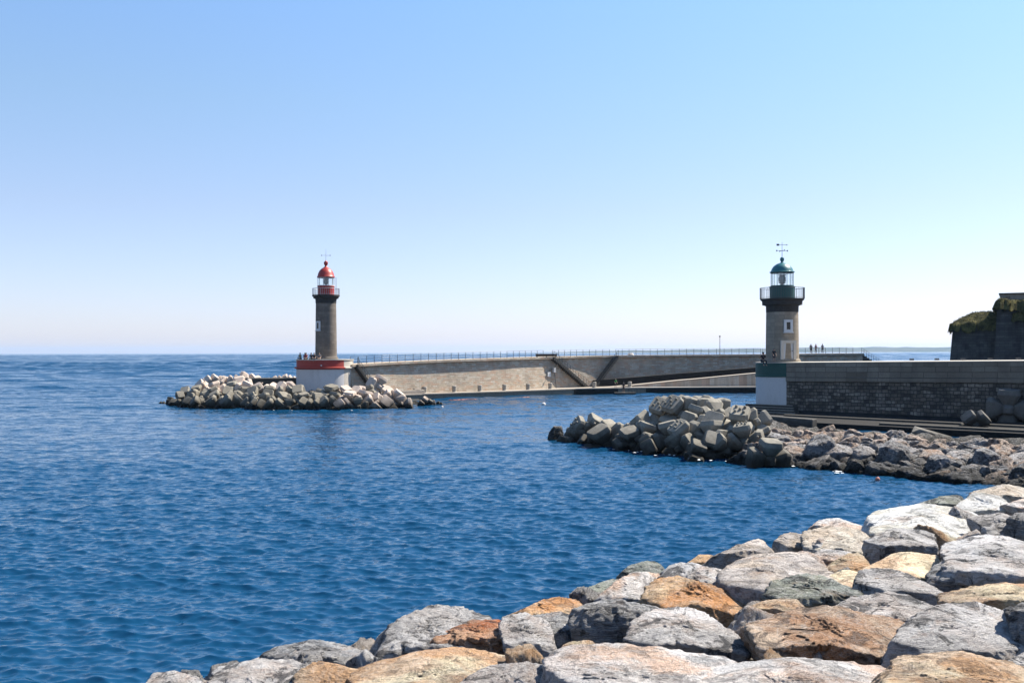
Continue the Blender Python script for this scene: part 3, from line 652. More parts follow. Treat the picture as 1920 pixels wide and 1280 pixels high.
MB().lathe([(0, .05), (.05, .03), (.05, -.03), (0, -.05)], 8).build('handle', M['iron'], di, loc=(.4, -.06, -.1))

# ------------------------------------------------------------------ the mole carrying the green lighthouse
tv = Vector((math.sin(R(135)), math.cos(R(135)))); nv = Vector((math.sin(R(225)), math.cos(R(225)))); C = Vector((gx, gy)); RM_ = 2.75
mline = [C-nv*RM_+tv*k for k in (48, 24, 8, 0)]
for i in range(1, 24):
    a = math.pi*i/24; mline.append(C+(-nv*math.cos(a)-tv*math.sin(a))*RM_)
mline += [C+nv*RM_+tv*k for k in (0, .7, 1.4, 2.05)]; i_paint = len(mline)-1
mline += [C+nv*RM_+tv*k for k in (4, 8, 12, 16, 20, 24, 28, 34, 40, 48)]
ztop_ = lambda p: zg-.06+max(0, (Vector(p)-C).dot(tv))*.0125
mo = empty('mole', (C.x, C.y, 0), 'straight stone mole with a rounded end painted green and white below the green lighthouse', 'mole')
def mpart(name, pts, prof, m): return kid(sweep(name, pts, lambda i: prof(ztop_(pts[i])), m, closed_prof=True), mo)
painted = mline[3:i_paint+1]; bare = mline[i_paint:]; farside = mline[:4]
ZB = 1.52
body = lambda z: [(.0, -1.0), (.0, z-ZB), (-.9, z-ZB), (-.9, -1.0)]
mpart('white_end_wall', painted, lambda z: [(.02, -1.0), (.02, z-ZB), (-.9, z-ZB), (-.9, -1.0)], M['plaster'])
mpart('green_band', painted, lambda z: [(.10, z-ZB), (.10, z-ZB+.18), (.05, z-ZB+.24), (.05, z-.06), (-.9, z-.06), (-.9, z-ZB)], M['green_wall'])
mpart('rubble_wall', bare, body, M['mole_stone'])
mpart('string_course', bare, lambda z: [(.02, z-1.98), (.16, z-1.94), (.16, z-ZB-.05), (.02, z-ZB+.0)], M['mole_coping'])
mpart('parapet', bare, lambda z: [(.03, z-ZB), (.03, z-.06), (-.9, z-.06), (-.9, z-ZB)], M['mole_coping'])
mpart('far_wall', farside, lambda z: [(0, -1), (0, z-.06), (-.9, z-.06), (-.9, -1)], M['mole_stone'])
mb = MB(); pl = [Vector(p) for p in mline]
def off(i, o):
    a = pl[max(0, i-1)]; b = pl[min(len(pl)-1, i+1)]; t_ = (b-a).normalized(); return pl[i]+Vector((t_.y, -t_.x))*o
top = [off(i, .08) for i in range(len(pl))]
vs = [(p.x, p.y, ztop_(p)-.055) for p in top]+[(p.x, p.y, ztop_(p)+.012+.009*max(0, RM_-(p-C).dot(nv))) for p in top]; n = len(top)
mb.add(vs, [tuple(range(n-1, -1, -1)), tuple(range(n, 2*n))]+[(i, (i+1) % n, n+(i+1) % n, n+i) for i in range(n)])
kid(mb.build('deck', M['plaster_cream']), mo)
# small dark mooring rings / cleats along the far edge of the deck
mb = MB()
for k in (13, 15.5, 18, 20.5, 23):
    p = C-nv*2.4+tv*k; mb.box((p.x, p.y, ztop_(p)+.19), (.34, .34, .16))
kid(mb.build('cleats', M['iron']), mo)
def mole_strip(name, o0, o1, z0, z1, k0, k1, m, kind=None, label=None, cat=None, n=16):
    pts = [C+nv*RM_+tv*(k0+(k1-k0)*i/n) for i in range(n+1)]
    o = sweep(name, pts, lambda i: [(o1, -.9), (o1, z1), (o0, z0), (o0, -.9)], m); tag(o, label, cat, kind=kind); return o
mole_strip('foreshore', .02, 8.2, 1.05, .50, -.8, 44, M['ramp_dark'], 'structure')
mole_strip('kerb', 4.6, 4.9, .92, .88, 4.5, 44, M['conc_dark'], None, 'upper thin concrete kerb line along the dark foot of the mole', 'kerb')
mole_strip('kerb', 7.2, 7.6, .76, .72, 15.5, 44, M['conc_dark'], None, 'lower wide concrete kerb between the mole and the boulders at the right edge', 'kerb')
# landing steps below the painted end
ls = empty('landing_steps', (C.x, C.y, 0), 'dark stone landing steps with lit edges coloured pale below the white mole end', 'steps')
for i in range(4):
    k = -1.5+i*.55; base = C+nv*(RM_+.6+i*.95)+tv*(.6+i*.6)
    o = MB().box((0, 0, 0), (5.6, .95, 1.6)).build('step', M['conc_dark'], ls, rot=(0, 0, math.atan2(tv.y, tv.x)), bevel=.02); o.location = (base.x-C.x, base.y-C.y, .75-.20*i)
    o2 = MB().box((0, -.42, .815), (5.5, .14, .05)).build('lit_edge_strip', M['conc_dry'], o)  # pale strip puts the lit edge of the step into colour
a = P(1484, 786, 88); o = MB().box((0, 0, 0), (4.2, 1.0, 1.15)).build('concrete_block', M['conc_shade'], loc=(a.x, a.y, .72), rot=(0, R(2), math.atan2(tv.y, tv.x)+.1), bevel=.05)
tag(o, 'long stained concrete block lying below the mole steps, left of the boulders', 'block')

# ------------------------------------------------------------------ the fort on the right
mf = 150/F
fb = empty('fort', (66, 150, 0), 'dark stone fort bastion with grass growing on top at the right edge', 'fort')
fw1 = [(78, 172), (72.0, 160), (66.9, 151), (69.2, 149.4), (72.6, 147.6)]
fw2 = [(81, 165), (73.4, 150), (71.3, 146.4), (76, 144.6), (82, 142), (92, 138)]
h1, h2 = 11.3, 14.3
kid(sweep('front_bastion', subdivide(fw1, .8), lambda i: [(1.0, -1), (.55, 4), (0, h1), (-4, h1), (-4, -1)], M['fort_stone']), fb)
kid(sweep('rear_bastion', subdivide(fw2, .8), lambda i: [(.9, -1), (.45, 4), (0, h2-1.5), (-.15, h2), (-5, h2), (-5, -1)], M['fort_stone']), fb)
def crown(name, poly, zb, hump, seed, step=.3):
    """an uneven earth and scrub cap that hangs a little over its wall"""
    P2 = [Vector(p) for p in poly]; xs = [p.x for p in P2]; ys = [p.y for p in P2]
    gxs = np.arange(min(xs)-.6, max(xs)+.6, step); gys = np.arange(min(ys)-.6, max(ys)+.6, step)
    def sd(x, y):
        ins = False; dm = 1e9; n = len(P2)
        for i in range(n):
            a, b = P2[i], P2[(i+1) % n]; p = Vector((x, y)); ab = b-a; t_ = max(0, min(1, (p-a).dot(ab)/ab.length_squared)); dm = min(dm, (p-a-ab*t_).length)
            if (a.y > y) != (b.y > y) and x < (b.x-a.x)*(y-a.y)/(b.y-a.y)+a.x: ins = not ins
        return dm if ins else -dm
    G = np.array([[sd(x, y) for y in gys] for x in gxs]); XX, YY = np.meshgrid(gxs, gys, indexing='ij')
    nz = fbm(np.stack([XX.ravel()*.55, YY.ravel()*.55, np.full(XX.size, seed*3.1)], 1), 5).reshape(XX.shape)
    Z = zb+hump(XX, YY)*np.clip((G+.3)/2.2, 0, 1)**.6+nz*.38; Z = np.where(G < -.32+nz*.12, zb-1.0-np.abs(nz)*.9, Z)
    idx = np.arange(XX.size).reshape(XX.shape); f = np.stack([idx[:-1, :-1], idx[1:, :-1], idx[1:, 1:], idx[:-1, 1:]], -1).reshape(-1, 4)
    keep = (G > -.75); km = keep[:-1, :-1] & keep[1:, :-1] & keep[1:, 1:] & keep[:-1, 1:]
    o = kid(obj(name, np_mesh(name, np.stack([XX.ravel(), YY.ravel(), Z.ravel()], 1), f[km.ravel()], True), M['scrub']), fb)
    mb = MB(); r = random.Random(seed); cells = [(i, j) for i in range(len(gxs)) for j in range(len(gys)) if -.35 < G[i, j] < 4]
    for _ in range(5200):
        i, j = r.choice(cells); x = gxs[i]+r.uniform(-.2, .2); y = gys[j]+r.uniform(-.2, .2); z = Z[i, j]-.05
        L = r.uniform(.12, .42); a = r.uniform(0, 6.3); lx, ly = math.cos(a)*L*.6, math.sin(a)*L*.6; wv = .035
        dz = L if G[i, j] > 0 else -L*r.uniform(.1, 1.2)
        mb.add([(x-wv*math.sin(a), y+wv*math.cos(a), z), (x+wv*math.sin(a), y-wv*math.cos(a), z), (x+lx, y+ly, z+dz)], [(0, 1, 2)])
    g = mb.build('grass', M['grass'], o); g['kind'] = 'stuff'; g.matrix_parent_inverse = o.matrix_basis.inverted()@Matrix.Identity(4) if False else Matrix.Identity(4)
    return o
crown('front_grass_cap', [(77.5, 171), (72, 160), (66.7, 151), (69.2, 149.2), (73, 147.5), (79, 160)], h1, lambda x, y: .25+np.clip((x-67)/5, 0, 1)*1.35, 1)
crown('rear_grass_cap', [(81, 165), (73.4, 150), (71.3, 146.4), (76, 144.5), (82, 142), (92, 138), (96, 160)], h2, lambda x, y: .3+0*x, 2)
ledge_o = crown('ledge_grass', [(73.4, 145.3), (76, 144.0), (82, 141.4), (82.5, 142.2), (76.3, 145), (73.6, 146.1)], 12.6, lambda x, y: .2+.08*(x-73), 3, .22)
bb = empty('flat_roof_building', ((1875-960)/F*148.5, 148.5, h2-.2), 'low grey flat roofed building on top of the fort', 'building', rz=-R(27))
MB().box((7, 4, .70), (14, 8, 1.5)).build('wall', M['conc_grey'], bb); MB().box((7, 3.9, 1.54), (14.3, 8.4, .16)).build('roof', M['conc_dark'], bb)
MB().box((.95, -.015, .8), (.8, .05, .6)).build('window', M['dark_glass'], bb)

# ------------------------------------------------------------------ boulders
def ico(sub):
    bm = bmesh.new(); bmesh.ops.create_icosphere(bm, subdivisions=sub, radius=1)
    v = np.array([q.co[:] for q in bm.verts]); f = np.array([[q.index for q in p.verts] for p in bm.faces]); bm.free(); return v/np.linalg.norm(v, axis=1)[:, None], f
ICO = {k: ico(k) for k in (4, 5, 6, 7)}
def rock_mesh(name, N, Dst, size, seed, sub=5, chips=15, rough=1.6, p=90, strat=(.3, .2, 1)):
    r = np.random.default_rng(seed); D, f = ICO[sub]; N = np.asarray(N, float); N /= np.linalg.norm(N, axis=1)[:, None]; Dst = np.asarray(Dst, float)
    def radius(N, Dst, p):
        q = np.maximum(D@N.T, 1e-4)/Dst[None, :]; m = q.max(1); return 1/(m*((q/m[:, None])**p).sum(1)**(1/p))
    r0 = radius(N, Dst, p); V = D*r0[:, None]
    # broken corners: small planes set just inside the hull
    cn = r.normal(size=(chips, 3)); cn /= np.linalg.norm(cn, axis=1)[:, None]; cd = (V@cn.T).max(0)*np.where(np.arange(chips) < chips*.28, r.uniform(.70, .88, chips), r.uniform(.86, .97, chips))
    r1 = radius(np.concatenate([N, cn]), np.concatenate([Dst, cd]), p*1.4); V = D*r1[:, None]
    q = V/size; o = r.uniform(0, 50, 3); st = np.array(strat)/np.linalg.norm(strat)
    warp = fbm(q*1.6+o, 3)
    disp = .050*fbm(q*2.1+o, 3)+.045*(fbm(q*4.5+o+9, 5, True)-.35)+.018*fbm(q*14+o, 4)
    h = (q@st)*9+warp*1.6; fr = h-np.floor(h); step = np.minimum(fr*1.4, 1)+np.floor(h); disp += .010*(step-h)*2.2+.016*np.minimum(0, np.abs(fr-.5)*6-1.0)*(np.clip(fbm(q*2.5+o+3, 2), 0, 1))
    # a few deep cracks and hollows
    ck = np.abs(fbm(q*1.3+o+20, 3)); disp -= .085*np.clip(1-ck/.04, 0, 1)*np.clip(fbm(q*1.1+o+31, 2)*2, 0, 1)
    pit = perlin(q*3.3+o+41); disp -= .06*np.clip(pit-.42, 0, 1)
    V = V+D*(disp*size*rough)[:, None]
    me = np_mesh(name, V, f, True); return me
def hull2(pts):
    pts = sorted(set(map(tuple, pts)))
    def half(ps):
        h = []
        for q in ps:
            while len(h) > 1 and (h[-1][0]-h[-2][0])*(q[1]-h[-2][1])-(h[-1][1]-h[-2][1])*(q[0]-h[-2][0]) <= 0: h.pop()
            h.append(q)
        return h
    return half(pts)[:-1]+half(pts[::-1])[:-1]
ROCK = [0]
def traced_rock(poly, d, mat, label, crease=.25, side=0, rough=1.0, group=None, thick=None, sub=None, ext=.34, name='boulder', cat='boulder', strat=None, tilt=0):
    ROCK[0] += 1; seed = 1000+ROCK[0]*7; r = np.random.default_rng(seed)
    xs = [p[0] for p in poly]; ys = [p[1] for p in poly]; cxp, cyp = (min(xs)+max(xs))/2, (min(ys)+max(ys))/2
    c = P(cxp, cyp, d); k = d/F; pts = hull2([((x-cxp)*k*1.05, -(y-cyp)*k*1.05) for x, y in poly])
    wd = (max(xs)-min(xs))*k; ht = (max(ys)-min(ys))*k
    v = np.array([c.x, d, c.z-H]); v /= np.linalg.norm(v); el = math.asin(-v[2])
    T = thick or (1.15*ht+.22*wd)
    N = []; Dd = []
    for i in range(len(pts)):
        a, b = pts[i], pts[(i+1) % len(pts)]; e = (b[0]-a[0], b[1]-a[1]); n2 = np.array([e[1], -e[0]])
        L = np.linalg.norm(n2)
        if L < .02*wd: continue
        n2 = n2/L; n = np.array([n2[0], 0, n2[1]]); n[1] = -(n2[0]*v[0]+n2[1]*v[2])/v[1]; ln = np.linalg.norm(n)
        dist = max(q[0]*n2[0]+q[1]*n2[1] for q in pts)
        if n2[1] < -.35: dist += ext*ht
        elif n2[1] < .2: dist += .06*ht
        N.append(n/ln); Dd.append(dist/ln)
    bmin, bmax = -ht/2, ht/2; bc = bmin+max(.1, crease)*ht
    sw = v/v[1]
    pa = np.array([0, 0, bc])-sw*T/2; pb = np.array([0, 0, bmax*.92])+sw*T/2
    dirv = pb-pa; xv = np.array([1, 0, .18*side+tilt+r.uniform(-.22, .16)]); nt = np.cross(xv, dirv); nt /= np.linalg.norm(nt)
    N.append(nt); Dd.append(max(.14*ht, nt@pa))
    tt = r.uniform(.08, .30); xr = r.uniform(-.22, .22)*wd
    for sgn in (-1, 1):
        n_ = np.cross(np.array([1, 0, sgn*tt*r.uniform(.5, 1.2)]), dirv); n_ /= np.linalg.norm(n_); N.append(n_); Dd.append(max(.16*ht, n_@(pa+np.array([xr, 0, .04*ht]))))
    nf = np.array([.35*side+r.uniform(-.12, .12), -1, r.uniform(-.05, .15)]); nf /= np.linalg.norm(nf); N.append(nf); Dd.append(max(.15*T, nf@pa))
    N.append([0, 1, .1]); Dd.append(T*.55); N.append([0, 0, -1]); Dd.append(ht*(.5+ext))
    for sx in (-1, 1):
        n = np.array([sx, -.75, .45+r.uniform(-.2, .2)]); n /= np.linalg.norm(n); N.append(n); Dd.append((wd*.5*abs(n[0])+T*.5*.75*.6+ht*.2*.4)*r.uniform(.74, .92))
    for _ in range(3):
        n = np.array([r.normal(), -abs(r.normal())*.7, r.normal()*.5+.6]); n /= np.linalg.norm(n)
        s = math.sqrt((wd*.5*n[0])**2+(T*.5*n[1])**2+(ht*.5*n[2])**2); N.append(n); Dd.append(s*r.uniform(1.0, 1.25))
    size = (wd*ht*T)**(1/3) if True else wd
    pxw = max(xs)-min(xs); sub = sub or (7 if pxw > 230 else 6 if pxw > 70 else 5 if pxw > 35 else 4)
    st = strat or (r.uniform(-.6, .6), r.uniform(-.4, .4), 1)
    o = obj(name, rock_mesh(name, N, np.maximum(Dd, .05), size, seed, sub, rough=rough, strat=st), mat, None, tuple(c))
    return tag(o, label, cat, group)
def bank_depth(px, py):
    k = (py-hy(px))/F; m = (px-960)/F; sl_ = .12
    return (H-3.0-sl_*(3.6*.757+10.1*.654))/(k+sl_*(.757*m-.654))
FG = 'boulders of the near rock bank'
def fg(mat, label, pts, crease=.25, **kw):
    xs = [p[0] for p in pts]; ys = [p[1] for p in pts]; cyp = min(ys)+.75*(max(ys)-min(ys))
    d = bank_depth((min(xs)+max(xs))/2, cyp)*kw.pop('dk', 1.0)
    return traced_rock(pts, d, RM[mat], label, crease, group=FG, **kw)
# far end of the bank
fg('cream', 'pale cream slab farthest along the near bank, touching the dark rubble cove behind', [(1812,919),(1850,909),(1885,906),(1905,911),(1925,918),(1960,922),(1960,934),(1880,936),(1830,930)], .3)
fg('green', 'low olive grey rock between the water and the white domed boulder', [(1728,942),(1765,930),(1813,925),(1812,945),(1795,952),(1760,950)], .3)
fg('pink', 'pinkish white rock at the right edge beside the white domed boulder', [(1883,946),(1920,934),(1960,934),(1960,952),(1903,960)], .35)
fg('white', 'white domed boulder behind the great white slab', [(1793,950),(1825,922),(1850,925),(1872,930),(1888,945),(1899,958),(1860,966),(1830,968)], .12)
fg('grey', 'grey banded rock with a rusty hollow right of the great white slab', [(1830,966),(1862,961),(1905,958),(1920,962),(1925,985),(1895,1015),(1850,1004),(1840,985)], .4)
fg('dgrey', 'dark grey rock cut by the right edge behind the grey speckled ridge', [(1893,975),(1905,960),(1955,958),(1965,1012),(1925,1018),(1900,1008)], .7)
fg('white', 'great white slab, largest pale rock by the water on the right', [(1613,970),(1620,962),(1655,957),(1690,945),(1710,941),(1770,947),(1797,952),(1830,963),(1848,988),(1852,1004),(1790,1008),(1740,1012),(1680,1004),(1640,1000),(1617,992)], .12, thick=3.2)
fg('pink', 'pinkish grey peaked rock at the water behind the cracked cream slab', [(1521,987),(1545,972),(1556,968),(1580,975),(1612,985),(1617,994),(1600,998),(1545,992)], .25)
fg('cream', 'cream slab split by a long dark slanting crack', [(1505,1003),(1510,991),(1540,984),(1600,992),(1642,995),(1634,1012),(1630,1042),(1605,1040),(1580,1040),(1545,1034),(1515,1030)], .2, strat=(.5,.3,1))
fg('taupe', 'beige rounded rock with a dark left face beside the cracked cream slab', [(1447,1030),(1453,1014),(1475,996),(1495,991),(1506,998),(1510,1027),(1495,1038),(1460,1040)], .3, side=.8)
fg('grey', 'blocky grey rock with a black lower front under the great white slab', [(1625,1002),(1640,993),(1680,987),(1720,988),(1746,1000),(1746,1025),(1738,1041),(1690,1045),(1650,1060),(1630,1052)], .55)
fg('lgrey', 'grey ridge of rock with black specks running out of the right edge', [(1738,1015),(1760,1009),(1800,1004),(1850,999),(1890,1007),(1925,1019),(1970,1045),(1970,1098),(1905,1096),(1860,1076),(1820,1066),(1745,1046)], .15, thick=2.6)
fg('pink', 'small pinkish rock with a dark left facet below the cracked cream slab', [(1520,1038),(1545,1027),(1592,1034),(1582,1060),(1556,1070),(1540,1060)], .45, side=.5)
fg('tanrough', 'rough orange brown rock between the cracked cream slab and the smooth tan ones', [(1541,1076),(1552,1062),(1575,1045),(1600,1032),(1622,1044),(1632,1058),(1610,1070),(1580,1076),(1555,1085)], .3)
fg('tan', 'smooth tan block with a stepped right side in the middle of the right rocks', [(1630,1060),(1668,1046),(1688,1032),(1735,1037),(1774,1045),(1752,1070),(1742,1098),(1720,1094),(1700,1076),(1660,1068)], .2, rough=.45)
fg('tan', 'small smooth tan wedge left of the smooth grey rounded boulder', [(1550,1082),(1580,1068),(1614,1065),(1617,1092),(1606,1112),(1570,1100)], .15, rough=.35)
fg('dgrey', 'dark grey craggy boulder right of the smooth tan block', [(1742,1074),(1775,1044),(1810,1028),(1845,1034),(1864,1060),(1862,1100),(1800,1102),(1760,1104),(1745,1094)], .35, rough=1.3)
fg('grey', 'grey wedge with a dark left face between the craggy dark boulder and the right edge', [(1838,1056),(1870,1056),(1907,1084),(1915,1098),(1858,1100)], .6)
# along the waterline, centre
fg('taupe', 'long brown topped rock with a black front left of the beige rounded rock', [(1322,1055),(1345,1040),(1380,1027),(1420,1010),(1434,1006),(1450,1022),(1455,1037),(1440,1050),(1400,1050),(1350,1072),(1330,1066)], .6)
fg('orange', 'small orange pink rock with a white top behind the long black fronted one', [(1288,1056),(1310,1040),(1347,1036),(1340,1060),(1310,1062)], .25)
fg('lgrey', 'pale spotted boulder with black hollows behind the orange peak', [(1242,1078),(1260,1060),(1300,1049),(1335,1054),(1370,1084),(1390,1110),(1380,1128),(1330,1118),(1285,1095)], .2, rough=1.2)
fg('taupe', 'big smooth taupe slab in the middle of the bank', [(1345,1075),(1380,1050),(1420,1039),(1480,1032),(1502,1029),(1530,1040),(1550,1067),(1540,1082),(1480,1098),(1455,1108),(1445,1128),(1400,1128),(1375,1102)], .15, rough=.7, thick=2.6)
fg('pink', 'white streaked grey rock right of the taupe slab', [(1463,1072),(1490,1037),(1520,1031),(1545,1060),(1552,1072),(1542,1088),(1500,1092)], .2)
fg('green', 'dark green grey layered rock with slanting white streaks in the middle', [(1435,1118),(1450,1085),(1462,1065),(1490,1073),(1545,1081),(1600,1107),(1612,1118),(1570,1144),(1520,1148),(1500,1140),(1440,1132)], .35, rough=1.3, side=.4, strat=(.5,.1,1))
fg('grey', 'smooth grey rounded boulder with a purple tinge below the smooth tan block', [(1600,1104),(1614,1064),(1628,1056),(1660,1064),(1700,1077),(1745,1099),(1764,1111),(1752,1130),(1700,1128),(1650,1122),(1605,1114)], .3, rough=.65, side=.3)
fg('green', 'greenish grey rock at the water behind the pale grey dome', [(1160,1078),(1180,1060),(1208,1049),(1230,1051),(1241,1064),(1247,1075),(1220,1085),(1180,1090)], .4)
fg('green', 'flat pale green rock at the water left of the pale grey dome', [(1080,1122),(1085,1112),(1110,1097),(1150,1084),(1162,1088),(1152,1110),(1120,1124)], .2)
fg('pink', 'pale grey dome with a pinkish foot behind the orange peak on its left', [(1115,1125),(1150,1094),(1190,1071),(1220,1067),(1247,1078),(1242,1105),(1215,1120),(1200,1138),(1160,1135)], .2)
fg('orange', 'bright orange brown peaked boulder with a long right flank', [(1198,1140),(1213,1110),(1226,1080),(1250,1072),(1275,1080),(1310,1104),(1350,1114),(1400,1121),(1420,1129),(1392,1148),(1360,1156),(1330,1148),(1290,1145),(1240,1145)], .25, rough=1.25)
fg('orange', 'orange and pale rock at the water left of the big black fronted boulder', [(958,1150),(990,1137),(1040,1117),(1066,1116),(1082,1121),(1086,1152),(1060,1162),(1000,1158)], .2)
fg('dgrey', 'big boulder with a black front and narrow lit top in the centre of the bank', [(1075,1155),(1083,1117),(1130,1121),(1180,1129),(1230,1134),(1275,1138),(1240,1160),(1200,1178),(1186,1206),(1130,1210),(1092,1206)], .74)
fg('tanrough', 'small brown boulder with a dark hollow front above the big brown boulder', [(1397,1142),(1420,1130),(1485,1116),(1502,1136),(1494,1150),(1440,1166),(1403,1180)], .6)
fg('lgrey', 'grey white rock with black blotches behind the big brown boulder', [(1565,1140),(1600,1117),(1650,1107),(1700,1114),(1722,1125),(1754,1142),(1728,1156),(1710,1172),(1695,1180),(1660,1150),(1610,1145)], .3)
fg('tanrough', 'long tan ledge with a dark underside running out of the right edge', [(1750,1115),(1770,1097),(1850,1091),(1970,1090),(1970,1146),(1900,1160),(1850,1148),(1790,1148),(1758,1142)], .5)
fg('dgrey', 'dark rock at the right edge behind the big rounded grey boulder', [(1890,1142),(1965,1118),(1965,1235),(1916,1215)], .7)
fg('lgrey', 'grey boulder with black pits and a smooth beige right facet in the centre', [(1172,1206),(1190,1165),(1215,1144),(1260,1135),(1330,1136),(1380,1169),(1402,1200),(1400,1232),(1360,1232),(1280,1222),(1200,1216)], .25, rough=1.1)
fg('brown', 'big rough brown boulder in the lower right', [(1404,1172),(1420,1164),(1480,1144),(1550,1137),(1640,1132),(1667,1140),(1687,1160),(1698,1176),(1692,1202),(1668,1232),(1600,1236),(1500,1236),(1428,1234)], .25, rough=1.35)
fg('lgrey', 'big rounded light grey boulder at the right', [(1690,1180),(1720,1150),(1780,1132),(1810,1129),(1860,1129),(1897,1140),(1914,1165),(1920,1192),(1917,1234),(1885,1246),(1840,1245),(1760,1236),(1700,1232),(1668,1226)], .2, rough=.85)
# left half
fg('grey', 'big grey boulder with a rounded back standing tallest at the left waterline', [(692,1214),(700,1195),(740,1164),(800,1137),(870,1126),(900,1129),(916,1152),(905,1180),(870,1200),(820,1225),(790,1240),(740,1248),(715,1244)], .3)
fg('dgrey', 'dark grey rounded rock left of the big black fronted boulder', [(983,1152),(1020,1144),(1060,1149),(1086,1172),(1096,1200),(1050,1208),(1030,1200),(1010,1170)], .35)
fg('rust', 'rusty red brown hollow rock wedged in front of the big grey boulder', [(796,1222),(825,1184),(870,1179),(930,1159),(977,1164),(992,1186),(968,1220),(940,1232),(830,1228)], .5, rough=1.6)
fg('lgrey', 'light grey angular rock right of the rusty red one', [(938,1156),(975,1147),(1010,1151),(1031,1165),(1045,1202),(1037,1240),(990,1242),(960,1230),(950,1200)], .3)
fg('dgrey', 'low rock with a white lit top and black front at the left waterline', [(508,1218),(530,1202),(560,1198),(630,1202),(670,1214),(714,1233),(692,1248),(655,1258),(600,1252),(560,1244)], .5)
fg('pink', 'small beige rock left of the low white topped black rock', [(468,1238),(530,1216),(556,1224),(566,1244),(520,1254)], .3)
fg('lgrey', 'leftmost pale boulder at the bottom of the picture', [(270,1284),(290,1262),(345,1255),(373,1271),(388,1302),(300,1325),(258,1312)], .2)
fg('lgrey', 'wide light grey speckled boulder second from the left at the bottom', [(362,1282),(400,1251),(430,1234),(500,1237),(540,1239),(602,1255),(624,1290),(624,1345),(360,1345)], .2)
fg('tanrough', 'tan pink boulder between the speckled grey boulder and the long orange tan one', [(556,1244),(600,1236),(652,1246),(682,1264),(698,1290),(692,1345),(610,1345),(598,1270)], .2, rough=.7)
fg('tanrough', 'long orange tan boulder with a dark groove at the bottom left of centre', [(656,1254),(700,1239),(760,1227),(830,1214),(900,1208),(972,1227),(960,1250),(900,1280),(850,1310),(750,1345),(690,1345),(685,1280)], .2, rough=.9, thick=2.2)
fg('lgrey', 'grey speckled boulder with an orange patch at the bottom centre', [(850,1292),(900,1254),(960,1232),(1000,1231),(1080,1244),(1115,1262),(1125,1290),(1125,1365),(850,1365)], .2)
fg('pink', 'wide pinkish white slab at the bottom centre', [(1028,1214),(1060,1202),(1150,1199),(1250,1211),(1350,1224),(1375,1246),(1340,1275),(1300,1310),(1290,1365),(1110,1365),(1080,1280),(1030,1245)], .15, thick=2.4)
fg('pink', 'widest pinkish white slab at the bottom right below the brown boulder', [(1275,1305),(1325,1258),(1375,1228),(1450,1221),(1580,1219),(1640,1237),(1703,1265),(1730,1300),(1730,1365),(1285,1365)], .15, thick=2.6, strat=(.1,.1,1))
fg('tanrough', 'tan and pink slab with a shadowed front in the bottom right corner', [(1668,1222),(1720,1209),(1800,1219),(1880,1239),(1925,1254),(1970,1262),(1970,1365),(1720,1365),(1692,1290),(1656,1244)], .45)
fg('grey', 'small grey rock at the right edge above the bottom corner slab', [(1880,1244),(1920,1224),(1965,1222),(1965,1270),(1905,1262)], .3)
# small stones wedged in the gaps between the boulders
rw_s = random.Random(77); SM = []
for j, key in enumerate(('lgrey', 'grey', 'pink', 'tanrough', 'dgrey', 'taupe')):
    r = np.random.default_rng(900+j); N = r.normal(size=(11, 3)); N /= np.linalg.norm(N, axis=1)[:, None]; Ds = np.sqrt((N[:, 0]*1.15)**2+(N[:, 1]*.9)**2+(N[:, 2]*.75)**2)*r.uniform(.7, 1.0, 11)
    me = rock_mesh('boulder', np.concatenate([N, np.eye(3), -np.eye(3)]), np.concatenate([Ds, [1.1, .9, .75, 1.1, .9, .75]]), 1.0, 950+j, 5, 10, 1.2); me.materials.append(RM[key]); SM.append(me)
for _ in range(120):
    px = rw_s.uniform(330, 1935); lo = np.interp(px, (330, 690, 880, 1080, 1250, 1450, 1620, 1920), (1268, 1205, 1150, 1120, 1075, 1020, 985, 930)); py = rw_s.uniform(lo+10, 1290)
    d = bank_depth(px, py); q = P(px, py, d); s_ = rw_s.uniform(.2, .44)*(1+.012*max(0, d-12))
    o = obj('boulder', rw_s.choice(SM), None, None, (q.x, q.y, q.z-rw_s.uniform(.08, .36)), (rw_s.uniform(0, 6), rw_s.uniform(0, 6), rw_s.uniform(0, 6))); o.scale = (s_, s_*.9, s_*.85)
    tag(o, 'small stone wedged deep in a gap between the large boulders of the near bank', 'stone', 'wedged stones of the near bank')
# the rubble that the boulders lie on: one uneven sheet from the bank down into the sea
def embankment():
    n0 = np.array([.757, -.654]); t0 = np.array([.654, .757]); o = np.array([-3.6, 10.1]); U = np.linspace(-22, 62, 260); Sx = np.linspace(-12, 26, 130)
    UU, SS = np.meshgrid(U, Sx, indexing='ij'); X = o[0]+UU*t0[0]+SS*n0[0]; Y = o[1]+UU*t0[1]+SS*n0[1]
    zs = 3.0+.12*SS-1.05; zs = np.where(SS < 0, 1.95+SS*.55, zs); zs = np.minimum(zs, 4.6)
    nz = fbm(np.stack([X.ravel()*.5, Y.ravel()*.5, np.zeros(X.size)], 1), 5, True).reshape(X.shape); Z = zs+(nz-.5)*.75
    idx = np.arange(X.size).reshape(X.shape); f = np.stack([idx[:-1, :-1], idx[1:, :-1], idx[1:, 1:], idx[:-1, 1:]], -1).reshape(-1, 4)
    tag(obj('embankment', np_mesh('embankment', np.stack([X.ravel(), Y.ravel(), Z.ravel()], 1), f, True), RW['dgrey']), kind='structure')  # dark material gives the gaps between boulders their shade
embankment()

